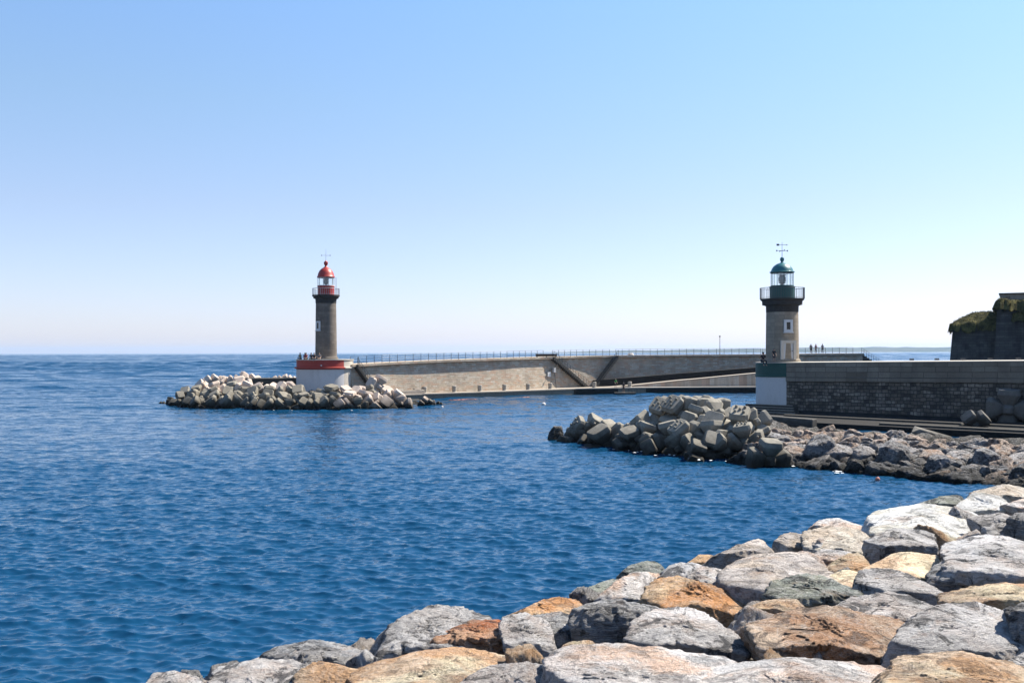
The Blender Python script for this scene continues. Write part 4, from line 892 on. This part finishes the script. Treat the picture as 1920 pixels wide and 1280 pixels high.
# ------------------------------------------------------------------ concrete breakwater blocks: two crossed flared beams with studs
def block_mesh(name, studs=True, seed=0):
    r = random.Random(seed); mb = MB()
    def octo(w, h, c): return [(w, h*(1-c)), (w*(1-c), h), (-w*(1-c), h), (-w, h*(1-c)), (-w, -h*(1-c)), (-w*(1-c), -h), (w*(1-c), -h), (w, -h*(1-c))]
    def beam(ax, secs):
        vs = []; n = 8
        for p, w_, h_, c_ in secs:
            for a, b in octo(w_, h_, c_): vs.append({'x': (p, a, b), 'y': (a, p, b), 'z': (a, b, p)}[ax])
        fs = [(k*n+i, k*n+(i+1) % n, (k+1)*n+(i+1) % n, (k+1)*n+i) for k in range(len(secs)-1) for i in range(n)]
        fs += [tuple(range(n)), tuple(range((len(secs)-1)*n, len(secs)*n))]; mb.add(vs, fs)
    beam('x', [(-1, .42, .47, .26), (-.74, .47, .53, .26), (-.12, .20, .19, .3), (.12, .20, .19, .3), (.74, .47, .53, .26), (1, .42, .47, .26)])
    beam('z', [(-1, .47, .42, .26), (-.74, .53, .47, .26), (-.12, .19, .20, .3), (.12, .19, .20, .3), (.74, .53, .47, .26), (1, .47, .42, .26)])
    beam('y', [(-.58, .13, .13, .3), (-.34, .25, .25, .3), (.34, .25, .25, .3), (.58, .13, .13, .3)])
    if studs:
        for s in (-1, 1):
            for a, b in ((-.2, -.22), (.2, -.22), (0, 0), (-.2, .22), (.2, .22)): mb.tube((s*.99, a, b), (s*1.13, a, b), .085, .06, n=8)
            for a in (-.3, .3): mb.tube((a, s*.50, .80), (a, s*.62, .80), .085, .06, n=8)
    me = mb.mesh(name, False, .022); return me
BK = {}
for key, m in (('g', 'conc_block'), ('p', 'conc_pink'), ('d', 'conc_shade'), ('e', 'conc_low')):
    for st in (0, 1): me = block_mesh('breakwater_block', bool(st)); me.materials.append(M[m]); BK[key, st] = me
def put_block(key, loc, rot, s, label, group):
    o = obj('breakwater_block', BK[key], None, None, loc, rot); o.scale = (s, s, s); return tag(o, label, 'concrete block', group)
rb = random.Random(11)
GN = 'blocks heaped off the mole end'
def dn(px, py, m=.45, zoff=0):
    yw = 822+np.interp(px, (1020, 1100, 1200, 1300, 1360, 1480), (2, 12, 25, 37, 40, 50)); d0 = H*F/(yw-hy(px)); k = (py-hy(px))/F
    return (H+m*d0)/(m+k)
NEAR = [  # column, row, size, stud, label or None, rotation or None
 (1062, 826, .95, 0, None, (.3, .4, 1.0)), (1092, 806, 1.25, 0, None, None), (1103, 794, 1.35, 1, 'leftmost large block of the near heap with bright studs on its slanting top', (.5, .5, .4)),
 (1080, 820, 1.1, 0, None, None), (1132, 806, 1.3, 0, None, None), (1152, 795, 1.35, 0, None, None), (1166, 812, 1.2, 0, None, None),
 (1180, 780, 1.25, 0, None, None), (1192, 797, 1.35, 0, None, None), (1214, 766, 1.3, 0, None, None), (1216, 788, 1.3, 0, None, None),
 (1240, 760, 1.35, 1, 'left one of the two studded blocks crowning the near heap', (.35, .75, 1.2)), (1270, 759, 1.4, 1, 'right one of the two studded blocks crowning the near heap', (.3, .8, .9)),
 (1262, 786, 1.3, 0, None, None), (1300, 776, 1.25, 0, None, None), (1323, 752, 1.72, 0, 'topmost dumbbell shaped block lying level on the near heap against the quay', (1.62, .06, .10)),
 (1346, 772, 1.35, 0, None, None), (1312, 792, 1.3, 0, None, None), (1344, 795, 1.4, 1, 'dark studded block with a pale flat end in the right half of the near heap', (.9, .2, -.6)),
 (1368, 806, 1.3, 0, None, None), (1386, 792, 1.45, 1, 'tall block with a dark round studded end at the right side of the near heap', (.2, 1.1, 1.4)),
 (1418, 783, 1.0, 0, 'dark block in the shade behind the right end of the near heap', None),
 (1335, 818, 1.35, 0, None, None), (1286, 812, 1.35, 1, 'low block with a bright studded face at the front of the near heap', (.2, .9, .5)), (1258, 810, 1.25, 0, None, None),
 (1234, 812, 1.25, 0, None, None), (1206, 812, 1.25, 0, None, None), (1134, 828, 1.55, 0, 'dumbbell block leaning out of the water at the left front of the near heap', (.1, -.5, .4)),
 (1182, 822, 1.25, 0, 'block with a reddish stained arm at the front left of the near heap', (.4, -.3, .3)), (1196, 836, 1.15, 0, None, None), (1222, 840, 1.1, 0, None, None), (1256, 846, 1.1, 0, None, None), (1300, 854, 1.15, 0, None, None),
 (1346, 850, 1.3, 0, None, None), (1330, 836, 1.2, 0, None, None), (1376, 832, 1.25, 0, None, None), (1398, 820, 1.2, 1, 'block with bright studs on a sharp edge where the near heap meets the boulders', (.8, 1.3, .4)),
 (1160, 835, 1.0, 0, None, None), (1276, 832, 1.1, 0, None, None), (1106, 830, 1.0, 0, None, None), (1360, 838, 1.1, 0, None, None), (1310, 838, 1.15, 0, None, None)]
for q_, (px, py, s_, st, lab, rot) in enumerate(NEAR):
    if lab is None and q_ % 2 == 1 and px > 1110: continue
    py += 3 if px == 1323 else np.interp(py, (745, 800, 850), (17, 12, 1))*(.6 if px > 1310 else 1); s_ *= 1.02
    d = dn(px, py); q = P(px, py, d)
    if q.z < .9: lb = 'weed darkened concrete block half sunk in the water along the front of the near heap'; gr = 'blocks at the waterline of the near heap'
    elif q.z < 2.0: lb = 'grey concrete block jammed in the middle layer of the near heap'; gr = 'middle blocks of the near heap'
    else: lb = 'grey plain concrete block in the upper layer of the near heap'; gr = 'upper blocks of the near heap'
    if rot is None: rot = (rb.uniform(-.9, .9), rb.uniform(-.9, .9), rb.uniform(0, 6.28))
    o = put_block(('g', st), (q.x, q.y, q.z-.1), rot, s_*.98, lab or lb, GN if lab else gr)
    if px == 1323: o.scale = (1.72, 1.12, 1.12)
d = dwater(1440, 874); q = P(1440, 858, d); put_block(('g', 0), (q.x, q.y, .42), (.25, .08, .15), 1.25, 'dumbbell block lying alone in the water before the boulders', GN)
# heap round the red lighthouse
ytop = lambda px: np.interp(px, (300, 335, 350, 390, 440, 480, 552, 575, 620, 660, 700, 735, 760, 790, 830), (757, 745, 722, 710, 704, 708, 714, 722, 724, 724, 716, 724, 738, 749, 758))
ywat = lambda px: np.interp(px, (300, 330, 400, 500, 640, 700, 780, 830), (757, 761, 765, 768, 768, 766, 763, 759))
cnt = 0; row = 0; yy0 = 0
rb = random.Random(5)
for row in range(6):
    px = 298+(row % 2)*13
    while px < 826:
        y1, y0 = ywat(px)-3, ytop(px)+22; dy = 9.8
        py = y1-row*dy+rb.uniform(-2, 2)
        if py > y0-4:
            d0 = H*F/(ywat(px)+1-hy(px)); k = (py-hy(px))/F; m = .34; d = (H+m*d0)/(m+k); q = P(px+rb.uniform(-4, 4), py, d)
            s_ = rb.uniform(1.2, 1.55)*(.62 if px > 770 or px < 335 else 1); top = py < y0+7
            key = 'p' if (q.z > 1.7 and rb.random() < .7) or (px > 640 and rb.random() < .55) else 'g'
            if key == 'g' and q.z < 1.8: key = 'e'
            if q.z < 1.0: lab, gr = 'weedy concrete block at the waterline of the heap round the red lighthouse', 'waterline blocks round the red lighthouse'
            elif key == 'p': lab, gr = 'pale pinkish concrete block high in the heap round the red lighthouse', 'pale blocks round the red lighthouse'
            else: lab, gr = 'grey concrete block in the middle of the heap round the red lighthouse', 'grey blocks round the red lighthouse'
            put_block((key, 1 if rb.random() < .2 else 0), tuple(q), (rb.uniform(-.9, .9), rb.uniform(-.9, .9), rb.uniform(0, 6.28)), s_, lab, gr); cnt += 1
        px += rb.uniform(23, 30)
for i, (px, py) in enumerate([(396,709),(416,712),(438,710),(452,704),(466,707),(482,712),(500,709),(520,706),(538,703),(548,707)]):
    d = 146+i*.9; q = P(px, py+8, d)
    put_block(('p', i % 2), tuple(q), (rb.uniform(-.9, .9), rb.uniform(-.9, .9), rb.uniform(0, 6.28)), 1.2 if i < 6 else .8, 'sunlit pale block on the far side of the heap left of the red lighthouse', 'far sunlit blocks left of the red lighthouse')
for px, py, s_, key in ((304, 759, .5, 'e'), (318, 755, .8, 'e'), (328, 758, .8, 'g'), (338, 748, 1.05, 'g'), (340, 761, .9, 'e'), (352, 740, 1.2, 'g'), (792, 755, .85, 'p'), (803, 758, .7, 'g'), (813, 759, .6, 'p'), (823, 760, .5, 'g')):
    d = H*F/(ywat(px)+1-hy(px))+max(0, (ywat(px)-py)*.25); put_block((key, 0), tuple(P(px, py, d)), (rb.uniform(-.9, .9), rb.uniform(-.9, .9), rb.uniform(0, 6.28)), s_, 'small low block at the tapering %s tip of the heap round the red lighthouse' % ('left' if px < 500 else 'right'), 'blocks at the %s tip of the red lighthouse heap' % ('left' if px < 500 else 'right'))
put_block(('p', 0), tuple(P(707, 724, 139.5)), (.2, .5, .8), 1.5, 'tall pale pink block standing highest right of the red lighthouse drum', GN)
# dark concrete apron behind the heap left of the drum
a = P(505, 700, 146); o = MB().box((0, 0, 0), (9.5, 3.2, 3.4)).build('concrete_apron', M['conc_dark'], loc=(a.x+1.2, a.y-1.5, 1.75), rot=(0, 0, R(8)), bevel=.06); tag(o, 'dark concrete apron wall left of the red lighthouse drum', 'apron')
# the cores of the heaps and banks: uneven mounds coloured dark for the shade in the gaps
def mound(name, pts, m, w_, seed, step=.5):
    """ridge line points (x, y, z top) falling off over w_ on each side"""
    A = np.array(pts, float); x0, y0 = A[:, 0].min()-w_, A[:, 1].min()-w_; x1, y1 = A[:, 0].max()+w_, A[:, 1].max()+w_
    gx_ = np.arange(x0, x1, step); gy_ = np.arange(y0, y1, step); X, Y = np.meshgrid(gx_, gy_, indexing='ij'); best = np.full(X.shape, -9.)
    for a, b in zip(A[:-1], A[1:]):
        ab = b[:2]-a[:2]; t_ = np.clip(((X-a[0])*ab[0]+(Y-a[1])*ab[1])/(ab@ab), 0, 1); dd = np.hypot(X-a[0]-ab[0]*t_, Y-a[1]-ab[1]*t_); z = a[2]+(b[2]-a[2])*t_-np.maximum(0, dd-1)*(a[2]+1.2)/w_; best = np.maximum(best, z)
    nz = fbm(np.stack([X.ravel()*.6, Y.ravel()*.6, np.full(X.size, seed*1.7)], 1), 4, True).reshape(X.shape); Z = best+(nz-.5)*.9
    idx = np.arange(X.size).reshape(X.shape); f = np.stack([idx[:-1, :-1], idx[1:, :-1], idx[1:, 1:], idx[:-1, 1:]], -1).reshape(-1, 4)
    keep = Z > -1.4; km = keep[:-1, :-1] | keep[1:, :-1] | keep[1:, 1:] | keep[:-1, 1:]
    tag(obj(name, np_mesh(name, np.stack([X.ravel(), Y.ravel(), Z.ravel()], 1), f[km.ravel()], True), m), kind='structure')
mound('rubble_mound', [(-45, 138, .2), (-38, 140, 1.6), (-27, 139, 1.6), (-19, 138, 1.0), (-12, 138, .0)], RW['black'], 5.5, 1)
mound('rubble_mound', [(6, 75, .0), (11, 76, 1.3), (17, 76, 1.9), (20, 78, 1.6), (22, 84, .6)], RW['black'], 4.5, 2)

# ------------------------------------------------------------------ the far boulder bank under the mole
yw2 = lambda px: 862+(px-1400)*.087
def mid_depth(px, py, m=.14, z0=.35):
    d0 = H*F/(yw2(px)-hy(px)); k = (py-hy(px))/F; return (H-z0+m*d0)/(m+k)
pro = {}
for key in ('grey', 'dgrey', 'warm'):
    L = []
    for j in range(4):
        r = np.random.default_rng(500+j+len(key)*10); n = 13; N = r.normal(size=(n, 3)); N /= np.linalg.norm(N, axis=1)[:, None]
        Ds = np.sqrt((N[:, 0]*1.15)**2+(N[:, 1]*.9)**2+(N[:, 2]*.7)**2)*r.uniform(.72, 1.02, n); N = np.concatenate([N, np.eye(3), -np.eye(3)]); Ds = np.concatenate([Ds, [1.1, .9, .7, 1.1, .9, .7]])
        me = rock_mesh('boulder', N, Ds, 1.0, 600+j+len(key)*10, 5, 26, 1.5); me.materials.append(RW[key]); L.append(me)
    pro[key] = L
MG = 'boulders of the far bank below the mole'
def mid(mat, label, pts, crease=.4, **kw):
    xs = [p[0] for p in pts]; ys = [p[1] for p in pts]; d = kw.pop('d', None) or mid_depth((min(xs)+max(xs))/2, min(ys)+.7*(max(ys)-min(ys)))
    o = traced_rock(pts, d, RW[mat], label, crease, group=MG, sub=5, **kw); return o
mid('black', 'dark pyramid boulder with a pale right edge standing alone in the water', [(1584,886),(1591,866),(1601,858),(1613,862),(1622,880),(1616,890),(1590,890)], .8, d=dwater(1603, 884))
mid('black', 'dark pointed rock standing in the water left of the near heap of blocks', [(1026,826),(1031,810),(1040,796),(1050,799),(1053,814),(1053,828)], .85, d=dwater(1040, 826))
mid('dgrey', 'broad boulder with a pale flat top and dark front next to the block heap', [(1390,822),(1400,810),(1420,805),(1452,808),(1472,826),(1440,834),(1395,832)], .6)
mid('warm', 'flat tan boulder tucked under the broad pale topped one', [(1397,829),(1412,819),(1430,825),(1429,836),(1400,836)], .4)
mid('warm', 'pinkish grey boulder right of the lone dumbbell block', [(1468,842),(1480,834),(1502,832),(1504,856),(1490,868),(1474,860)], .5)
mid('dgrey', 'largest dark boulder of the far bank with a peaked top', [(1503,866),(1514,835),(1535,811),(1560,824),(1567,845),(1552,872),(1515,872)], .8)
mid('grey', 'grey boulder with a brown left face right of the largest dark one', [(1538,864),(1553,835),(1575,827),(1598,840),(1596,862),(1570,872)], .6)
mid('grey', 'round grey boulder with pale bands behind the lone pyramid', [(1596,866),(1601,845),(1615,831),(1633,837),(1641,852),(1630,874),(1605,870)], .6)
mid('dgrey', 'tall bluish grey boulder with a tan chip on its right side', [(1653,880),(1654,835),(1670,822),(1696,827),(1702,845),(1699,884),(1665,886)], .7)
mid('dgrey', 'boulder with a dark hollow face framed by a pale rim', [(1736,878),(1744,855),(1762,849),(1781,860),(1784,880),(1760,888)], .7)
mid('grey', 'light grey rough boulder under the tilted slab', [(1782,864),(1790,845),(1823,841),(1828,862),(1815,872),(1790,872)], .3)
mid('dgrey', 'dark slanting boulder with a lit ridge near the right edge', [(1818,876),(1834,842),(1850,837),(1882,864),(1850,878)], .7)
mid('grey', 'speckled bright grey boulder at the right edge of the far bank', [(1888,872),(1895,849),(1920,844),(1945,855),(1945,876),(1900,880)], .3)
mid('black', 'black boulder in the bottom right corner of the far bank', [(1890,906),(1900,879),(1930,867),(1950,905)], .8)
mid('warm', 'reddish brown boulder below the left end of the tilted slab', [(1720,860),(1735,838),(1760,841),(1772,854),(1740,868)], .4)
rb = random.Random(21)
for row in range(8):
    px = 1396+(row % 2)*10
    while px < 1960:
        wtop = np.interp(px, (1390, 1420, 1560, 1700, 1920, 1960), (806, 803, 802, 812, 833, 835)); wl_ = yw2(px)-3
        py = wl_-row*(9.6)+rb.uniform(-2, 2)
        if py > wtop:
            d = mid_depth(px, py); q = P(px+rb.uniform(-5, 5), py, d); q.z -= .1; f_ = (wl_-py)/(wl_-wtop)
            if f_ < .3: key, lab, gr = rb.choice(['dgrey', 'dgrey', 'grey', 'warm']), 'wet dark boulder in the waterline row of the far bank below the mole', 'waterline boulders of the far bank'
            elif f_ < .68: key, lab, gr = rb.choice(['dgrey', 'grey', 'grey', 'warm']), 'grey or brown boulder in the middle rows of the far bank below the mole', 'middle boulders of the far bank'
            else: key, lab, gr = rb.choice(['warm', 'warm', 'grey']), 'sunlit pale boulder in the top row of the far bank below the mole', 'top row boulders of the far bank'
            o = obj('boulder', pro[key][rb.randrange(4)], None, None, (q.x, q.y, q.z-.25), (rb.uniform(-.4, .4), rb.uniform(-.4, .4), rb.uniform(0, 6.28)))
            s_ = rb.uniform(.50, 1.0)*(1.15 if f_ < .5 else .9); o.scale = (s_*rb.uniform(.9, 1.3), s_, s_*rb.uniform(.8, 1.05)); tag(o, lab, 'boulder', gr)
        px += rb.uniform(19, 32)
pts = []
for px in np.linspace(1385, 2100, 14):
    d0 = H*F/(yw2(px)-hy(px)); pts.append(((px-960)/F*(d0+9), d0+9, .30))
pts2 = [(x*1.09, y+9.5, .75) for x, y, z in pts]
mound('boulder_core', pts, RW['black'], 9.5, 3); mound('boulder_core', pts2, RW['black'], 7, 4)
# tilted slab and the upright block against the mole
a = P(1748, 817, 78); vs_ = [(-1.95, -.5, -.35), (1.75, -.9, -.75), (1.9, .9, -.6), (-1.1, 1.2, .0), (-1.95, -.7, .35), (-1.25, -.6, .62), (1.6, -1.0, -.35), (1.85, .9, -.1), (-.9, 1.3, .70)]
bm = bmesh.new(); [bm.verts.new(v) for v in vs_]; bmesh.ops.convex_hull(bm, input=bm.verts); bmesh.ops.bevel(bm, geom=bm.edges[:], offset=.05, segments=1, affect='EDGES'); me = bpy.data.meshes.new('slab'); bm.to_mesh(me); bm.free()
tag(obj('slab', me, M['conc_grey'], None, tuple(a)), 'tilted wedge shaped concrete slab sticking out above the far boulders', 'slab')
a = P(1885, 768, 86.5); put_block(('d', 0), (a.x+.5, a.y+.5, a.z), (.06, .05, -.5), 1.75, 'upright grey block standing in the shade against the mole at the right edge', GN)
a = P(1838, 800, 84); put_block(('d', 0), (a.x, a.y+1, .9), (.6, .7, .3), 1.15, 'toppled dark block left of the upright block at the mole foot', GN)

# ------------------------------------------------------------------ foam where the sea breaks on the stone
t = NT('sea_foam'); M['foam'] = t.done((.72, .74, .75), .8)
def foam():
    mb = MB(); r = random.Random(9)
    def blob(px, py, w_):
        d = dwater(px, py); c = P(px, py, d); n = 9
        vs = [(c.x+math.cos(a)*w_*r.uniform(.5, 1.1), c.y+math.sin(a)*w_*r.uniform(.3, .9)*1.4, .05+r.uniform(0, .03)) for a in [2*math.pi*i/n for i in range(n)]]
        mb.add([(c.x, c.y, .09)]+vs, [(0, i+1, (i+1) % n+1) for i in range(n)])
    for i in range(44):
        px = r.uniform(1395, 1925); blob(px, yw2(px)+r.uniform(-2, 6), r.uniform(.05, .17))
    for i in range(20):
        px = r.uniform(1025, 1390); blob(px, 820+np.interp(px, (1020, 1100, 1200, 1300, 1390), (6, 16, 29, 41, 45))+r.uniform(-2, 3), r.uniform(.05, .15))
    for i in range(9): blob(1575+r.uniform(-14, 12), 886+r.uniform(-3, 3), r.uniform(.05, .16))
    for i in range(7): blob(1036+r.uniform(-14, 14), 828+r.uniform(-1, 2), r.uniform(.06, .18))
    for i in range(14):
        px = r.uniform(320, 820); blob(px, ywat(px)+2+r.uniform(-1, 1), r.uniform(.06, .2))
    tag(mb.build('foam', M['foam']), kind='stuff')
foam()

# ------------------------------------------------------------------ people
SK = paint('sunburnt_skin', (.36,.20,.13), (.40,.23,.15), .6); HR = paint('dark_hair', (.018,.014,.012), (.03,.022,.018), .6)
CL = {k: paint(k+'_cloth', c, tuple(x*1.15 for x in c), .85) for k, c in dict(black=(.016,.016,.02), navy=(.02,.028,.05), white=(.55,.55,.53), red=(.28,.03,.035), khaki=(.20,.17,.10), grey=(.16,.16,.17), denim=(.05,.07,.12), pink=(.45,.25,.24), green=(.06,.30,.05), blue=(.08,.14,.30)).items()}
def skin(name, verts, edges, m, parent, root=0):
    me = bpy.data.meshes.new(name); me.from_pydata([v[:3] for v in verts], edges, []); o = obj(name, me, m, parent)
    md = o.modifiers.new('skin', 'SKIN'); md.use_smooth_shade = True
    for i, v in enumerate(verts): me.skin_vertices[0].data[i].radius = (v[3], v[3])
    me.skin_vertices[0].data[root].use_root = True
    o.modifiers.new('subsurf', 'SUBSURF').levels = 1; o.modifiers['subsurf'].render_levels = 1; return o
def person(loc, rz, label, shirt, legs, pose='stand', scale=1.0, seed=0, group=None, hat=False):
    r = random.Random(seed); e = empty('person', loc, label, 'person', group, rz); e.scale = (scale,)*3
    sit = pose != 'stand'; pz = .14 if sit else .93; ln = -.04 if not sit else -.10
    V = [(0, 0, pz, .125), (0, ln*.3, pz+.16, .115), (0, ln, pz+.38, .14), (0, ln, pz+.53, .058), (0, ln-.015, pz+.60, .078), (0, ln-.02, pz+.69, .098), (0, ln, pz+.77, .072), (0, ln-.125, pz+.665, .016), (-.10, ln, pz+.67, .018), (.10, ln, pz+.67, .018)]
    E = [(0, 1), (1, 2), (2, 3), (3, 4), (4, 5), (5, 6), (5, 7), (5, 8), (5, 9)]; SH = [(0, 0, pz-.02, .140), (0, ln*.3, pz+.16, .132), (0, ln, pz+.36, .158), (0, ln, pz+.47, .085)]; SE = [(0, 1), (1, 2), (2, 3)]
    TR = [(0, 0, pz+.02, .138)]; TE = []
    for s in (-1, 1):
        b = len(V); bend = r.uniform(0, .35)
        sh = (s*.185, ln, pz+.47); el = (s*.245, ln+.03-bend*.2, pz+.20+bend*.05); wr = (s*.22, ln-.14-bend*.5, pz+(-.02 if not sit else .06)+bend*.2)
        if sit: el = (s*.25, ln-.05, pz+.22); wr = (s*.15, ln-.30, pz+.10)
        V += [(*sh, .062), (*el, .046), (*wr, .030)]; E += [(2, b), (b, b+1), (b+1, b+2)]
        dv = Vector(wr)-Vector(el); dv.normalize(); pm = Vector(wr)+dv*.075; V.append((*pm, .034)); E.append((b+2, b+3)); sx = Vector((1, 0, 0))
        for i, L in enumerate((.062, .075, .072, .055)):
            b0 = len(V); k = pm+sx*(i-1.5)*.022+dv*.035; V += [(*k, .0095), (*(k+dv*L*.55+Vector((0, -.008, 0))), .0085), (*(k+dv*L+Vector((0, -.025, 0))), .0075)]; E += [(b+3, b0), (b0, b0+1), (b0+1, b0+2)]
        b0 = len(V); k = pm-dv*.03-sx*s*.03; V += [(*k, .012), (*(k+dv*.05-sx*s*.025), .009)]; E += [(b+3, b0), (b0, b0+1)]
        c = len(SH); SH += [(*sh, .078), (*(Vector(sh).lerp(Vector(el), .75)), .060)]; SE += [(2, c), (c, c+1)]
        h = len(V); hp = (s*.09, 0, pz-.05)
        if sit: kn = (s*.14, -.44, pz+.0); an = (s*.13, -.46, pz-.40); to = (s*.14, -.62, pz-.45); hp = (s*.09, -.03, pz-.02)
        else:
            st = r.uniform(-.05, .10)*s; kn = (s*.105, -.02-st, .50); an = (s*.115, .03-st, .085); to = (s*.135, -.15-st, .035)
        V += [(*hp, .088), (*kn, .060), (*an, .042), (*to, .036)]; E += [(0, h), (h, h+1), (h+1, h+2), (h+2, h+3)]
        c = len(TR); short = r.random() < .5; TR += [(*hp, .100), (*kn, .075)]; TE += [(0, c), (c, c+1)]
        if not short: TR += [(*(Vector(kn).lerp(Vector(an), .9)), .058)]; TE += [(c+1, c+2)]
    skin('body', V, E, SK, e); skin('shirt', SH, SE, CL[shirt], e); skin('trousers', TR, TE, CL[legs], e)
    MB().lathe([(.0, .115), (.06, .105), (.10, .05), (.108, 0), (.104, -.05), (.08, -.06)], 12).build('hair', CL[hat] if hat else HR, e, True, loc=(0, ln+.012, pz+.70))
    return e
# three on the breakwater walk
for (px, rz, sh, lg, lab) in ((1520, 2.9, 'black', 'black', 'person in dark clothes standing leftmost of three on the breakwater walk'), (1529, .3, 'pink', 'denim', 'person in a light pinkish top standing in the middle of three on the breakwater'),
                              (1541.5, 2.7, 'grey', 'navy', 'person in grey top standing rightmost of three on the breakwater walk')):
    p, t_, n_, z = arc_at(px); q = p+n_*.12; person((q.x, q.y, z), rz, lab, sh, lg, 'stand', 1.02, int(px), 'people walking on the breakwater')
# sitting on the rim of the red lighthouse drum
for (px, rz, sh, lg, hat, lab) in ((563.5, -.5, 'khaki', 'grey', False, 'person in a khaki top sitting leftmost on the red drum rim'), (574.5, -.3, 'red', 'black', False, 'person in a red top sitting second from left on the red drum rim'),
                                   (571.5, .5, 'blue', 'grey', False, 'person in a blue top sitting behind the one in red on the drum rim'),
                                   (584, -.2, 'navy', 'black', False, 'person in navy sitting on the drum rim, left of a pair'), (589, .2, 'black', 'navy', False, 'person in black sitting on the drum rim, right of a pair'), (599, 0, 'grey', 'grey', False, 'person in grey sitting against the foot of the red lighthouse tower')):
    x = (px-606.5)*mp; dyc = -math.sqrt(max(.2, (RD-.35)**2-x*x))
    if px == 599: dyc = -2.2
    if px == 571.5: dyc += .8
    person(((px-960)/F*(D1+1.2+dyc), D1+1.2+dyc, zt), rz, lab, sh, lg, 'sit', 1.0, int(px*3), 'people sitting on the red lighthouse drum')
# two on the green painted mole end
for (px, dd, pose, sc, sh, lg, lab) in ((1430, 104.6, 'sit', 1.15, 'black', 'black', 'person in black sitting on the green mole end left of the lighthouse'), (1451, 104.2, 'stand', .82, 'black', 'navy', 'person in dark clothes standing against the green lighthouse left of its door')):
    person(((px-960)/F*dd, dd, zg), .2, lab, sh, lg, pose, sc, int(px), 'people at the green lighthouse')
# two at the landing, on a small dark raft
a = P(1172, 739, 167.5); rf = empty('raft', (a.x, a.y, 0), 'low dark work raft moored at the quay below the two people', 'raft')
MB().box((0, 0, .22), (3.6, 1.6, .16)).build('boards', M['conc_dark'], rf, bevel=.02); MB().tube((-1.7, -.6, .08), (1.7, -.6, .08), .16, n=8).tube((-1.7, .6, .08), (1.7, .6, .08), .16, n=8).build('floats', M['iron'], rf)
mb = MB()
for k in (.5, 1.1, 1.6): mb.tube((k, -.5, .3), (k, -.5, .95), .04, n=6)
mb.tube((.5, -.5, .95), (1.6, -.5, .95), .03, n=5); mb.build('rack', M['iron'], rf)
person((a.x-1.35, a.y+2.6, QZ), .4, 'person in a bright green jacket on the quay edge above the raft', 'green', 'black', 'stand', .92, 3, 'people at the quay landing')
person((a.x-.25, a.y, .3), -.5, 'person in dark wetsuit standing on the raft at the quay', 'black', 'black', 'stand', 1.0, 4, 'people at the quay landing')

# ------------------------------------------------------------------ sea air between here and the far coast
t = NT('sea_air'); t.t.nodes.remove(t.b); pv = t.n('VolumePrincipled'); pv.inputs['Color'].default_value = (.50, .72, 1, 1); pv.inputs['Density'].default_value = 3.6e-5; pv.inputs['Anisotropy'].default_value = .2
t.l(pv.outputs[0], t.o.inputs['Volume'])
hb = MB().box((0, 10250, 58), (36000, 21500, 124)).build('haze', t.m); tag(hb, kind='stuff')
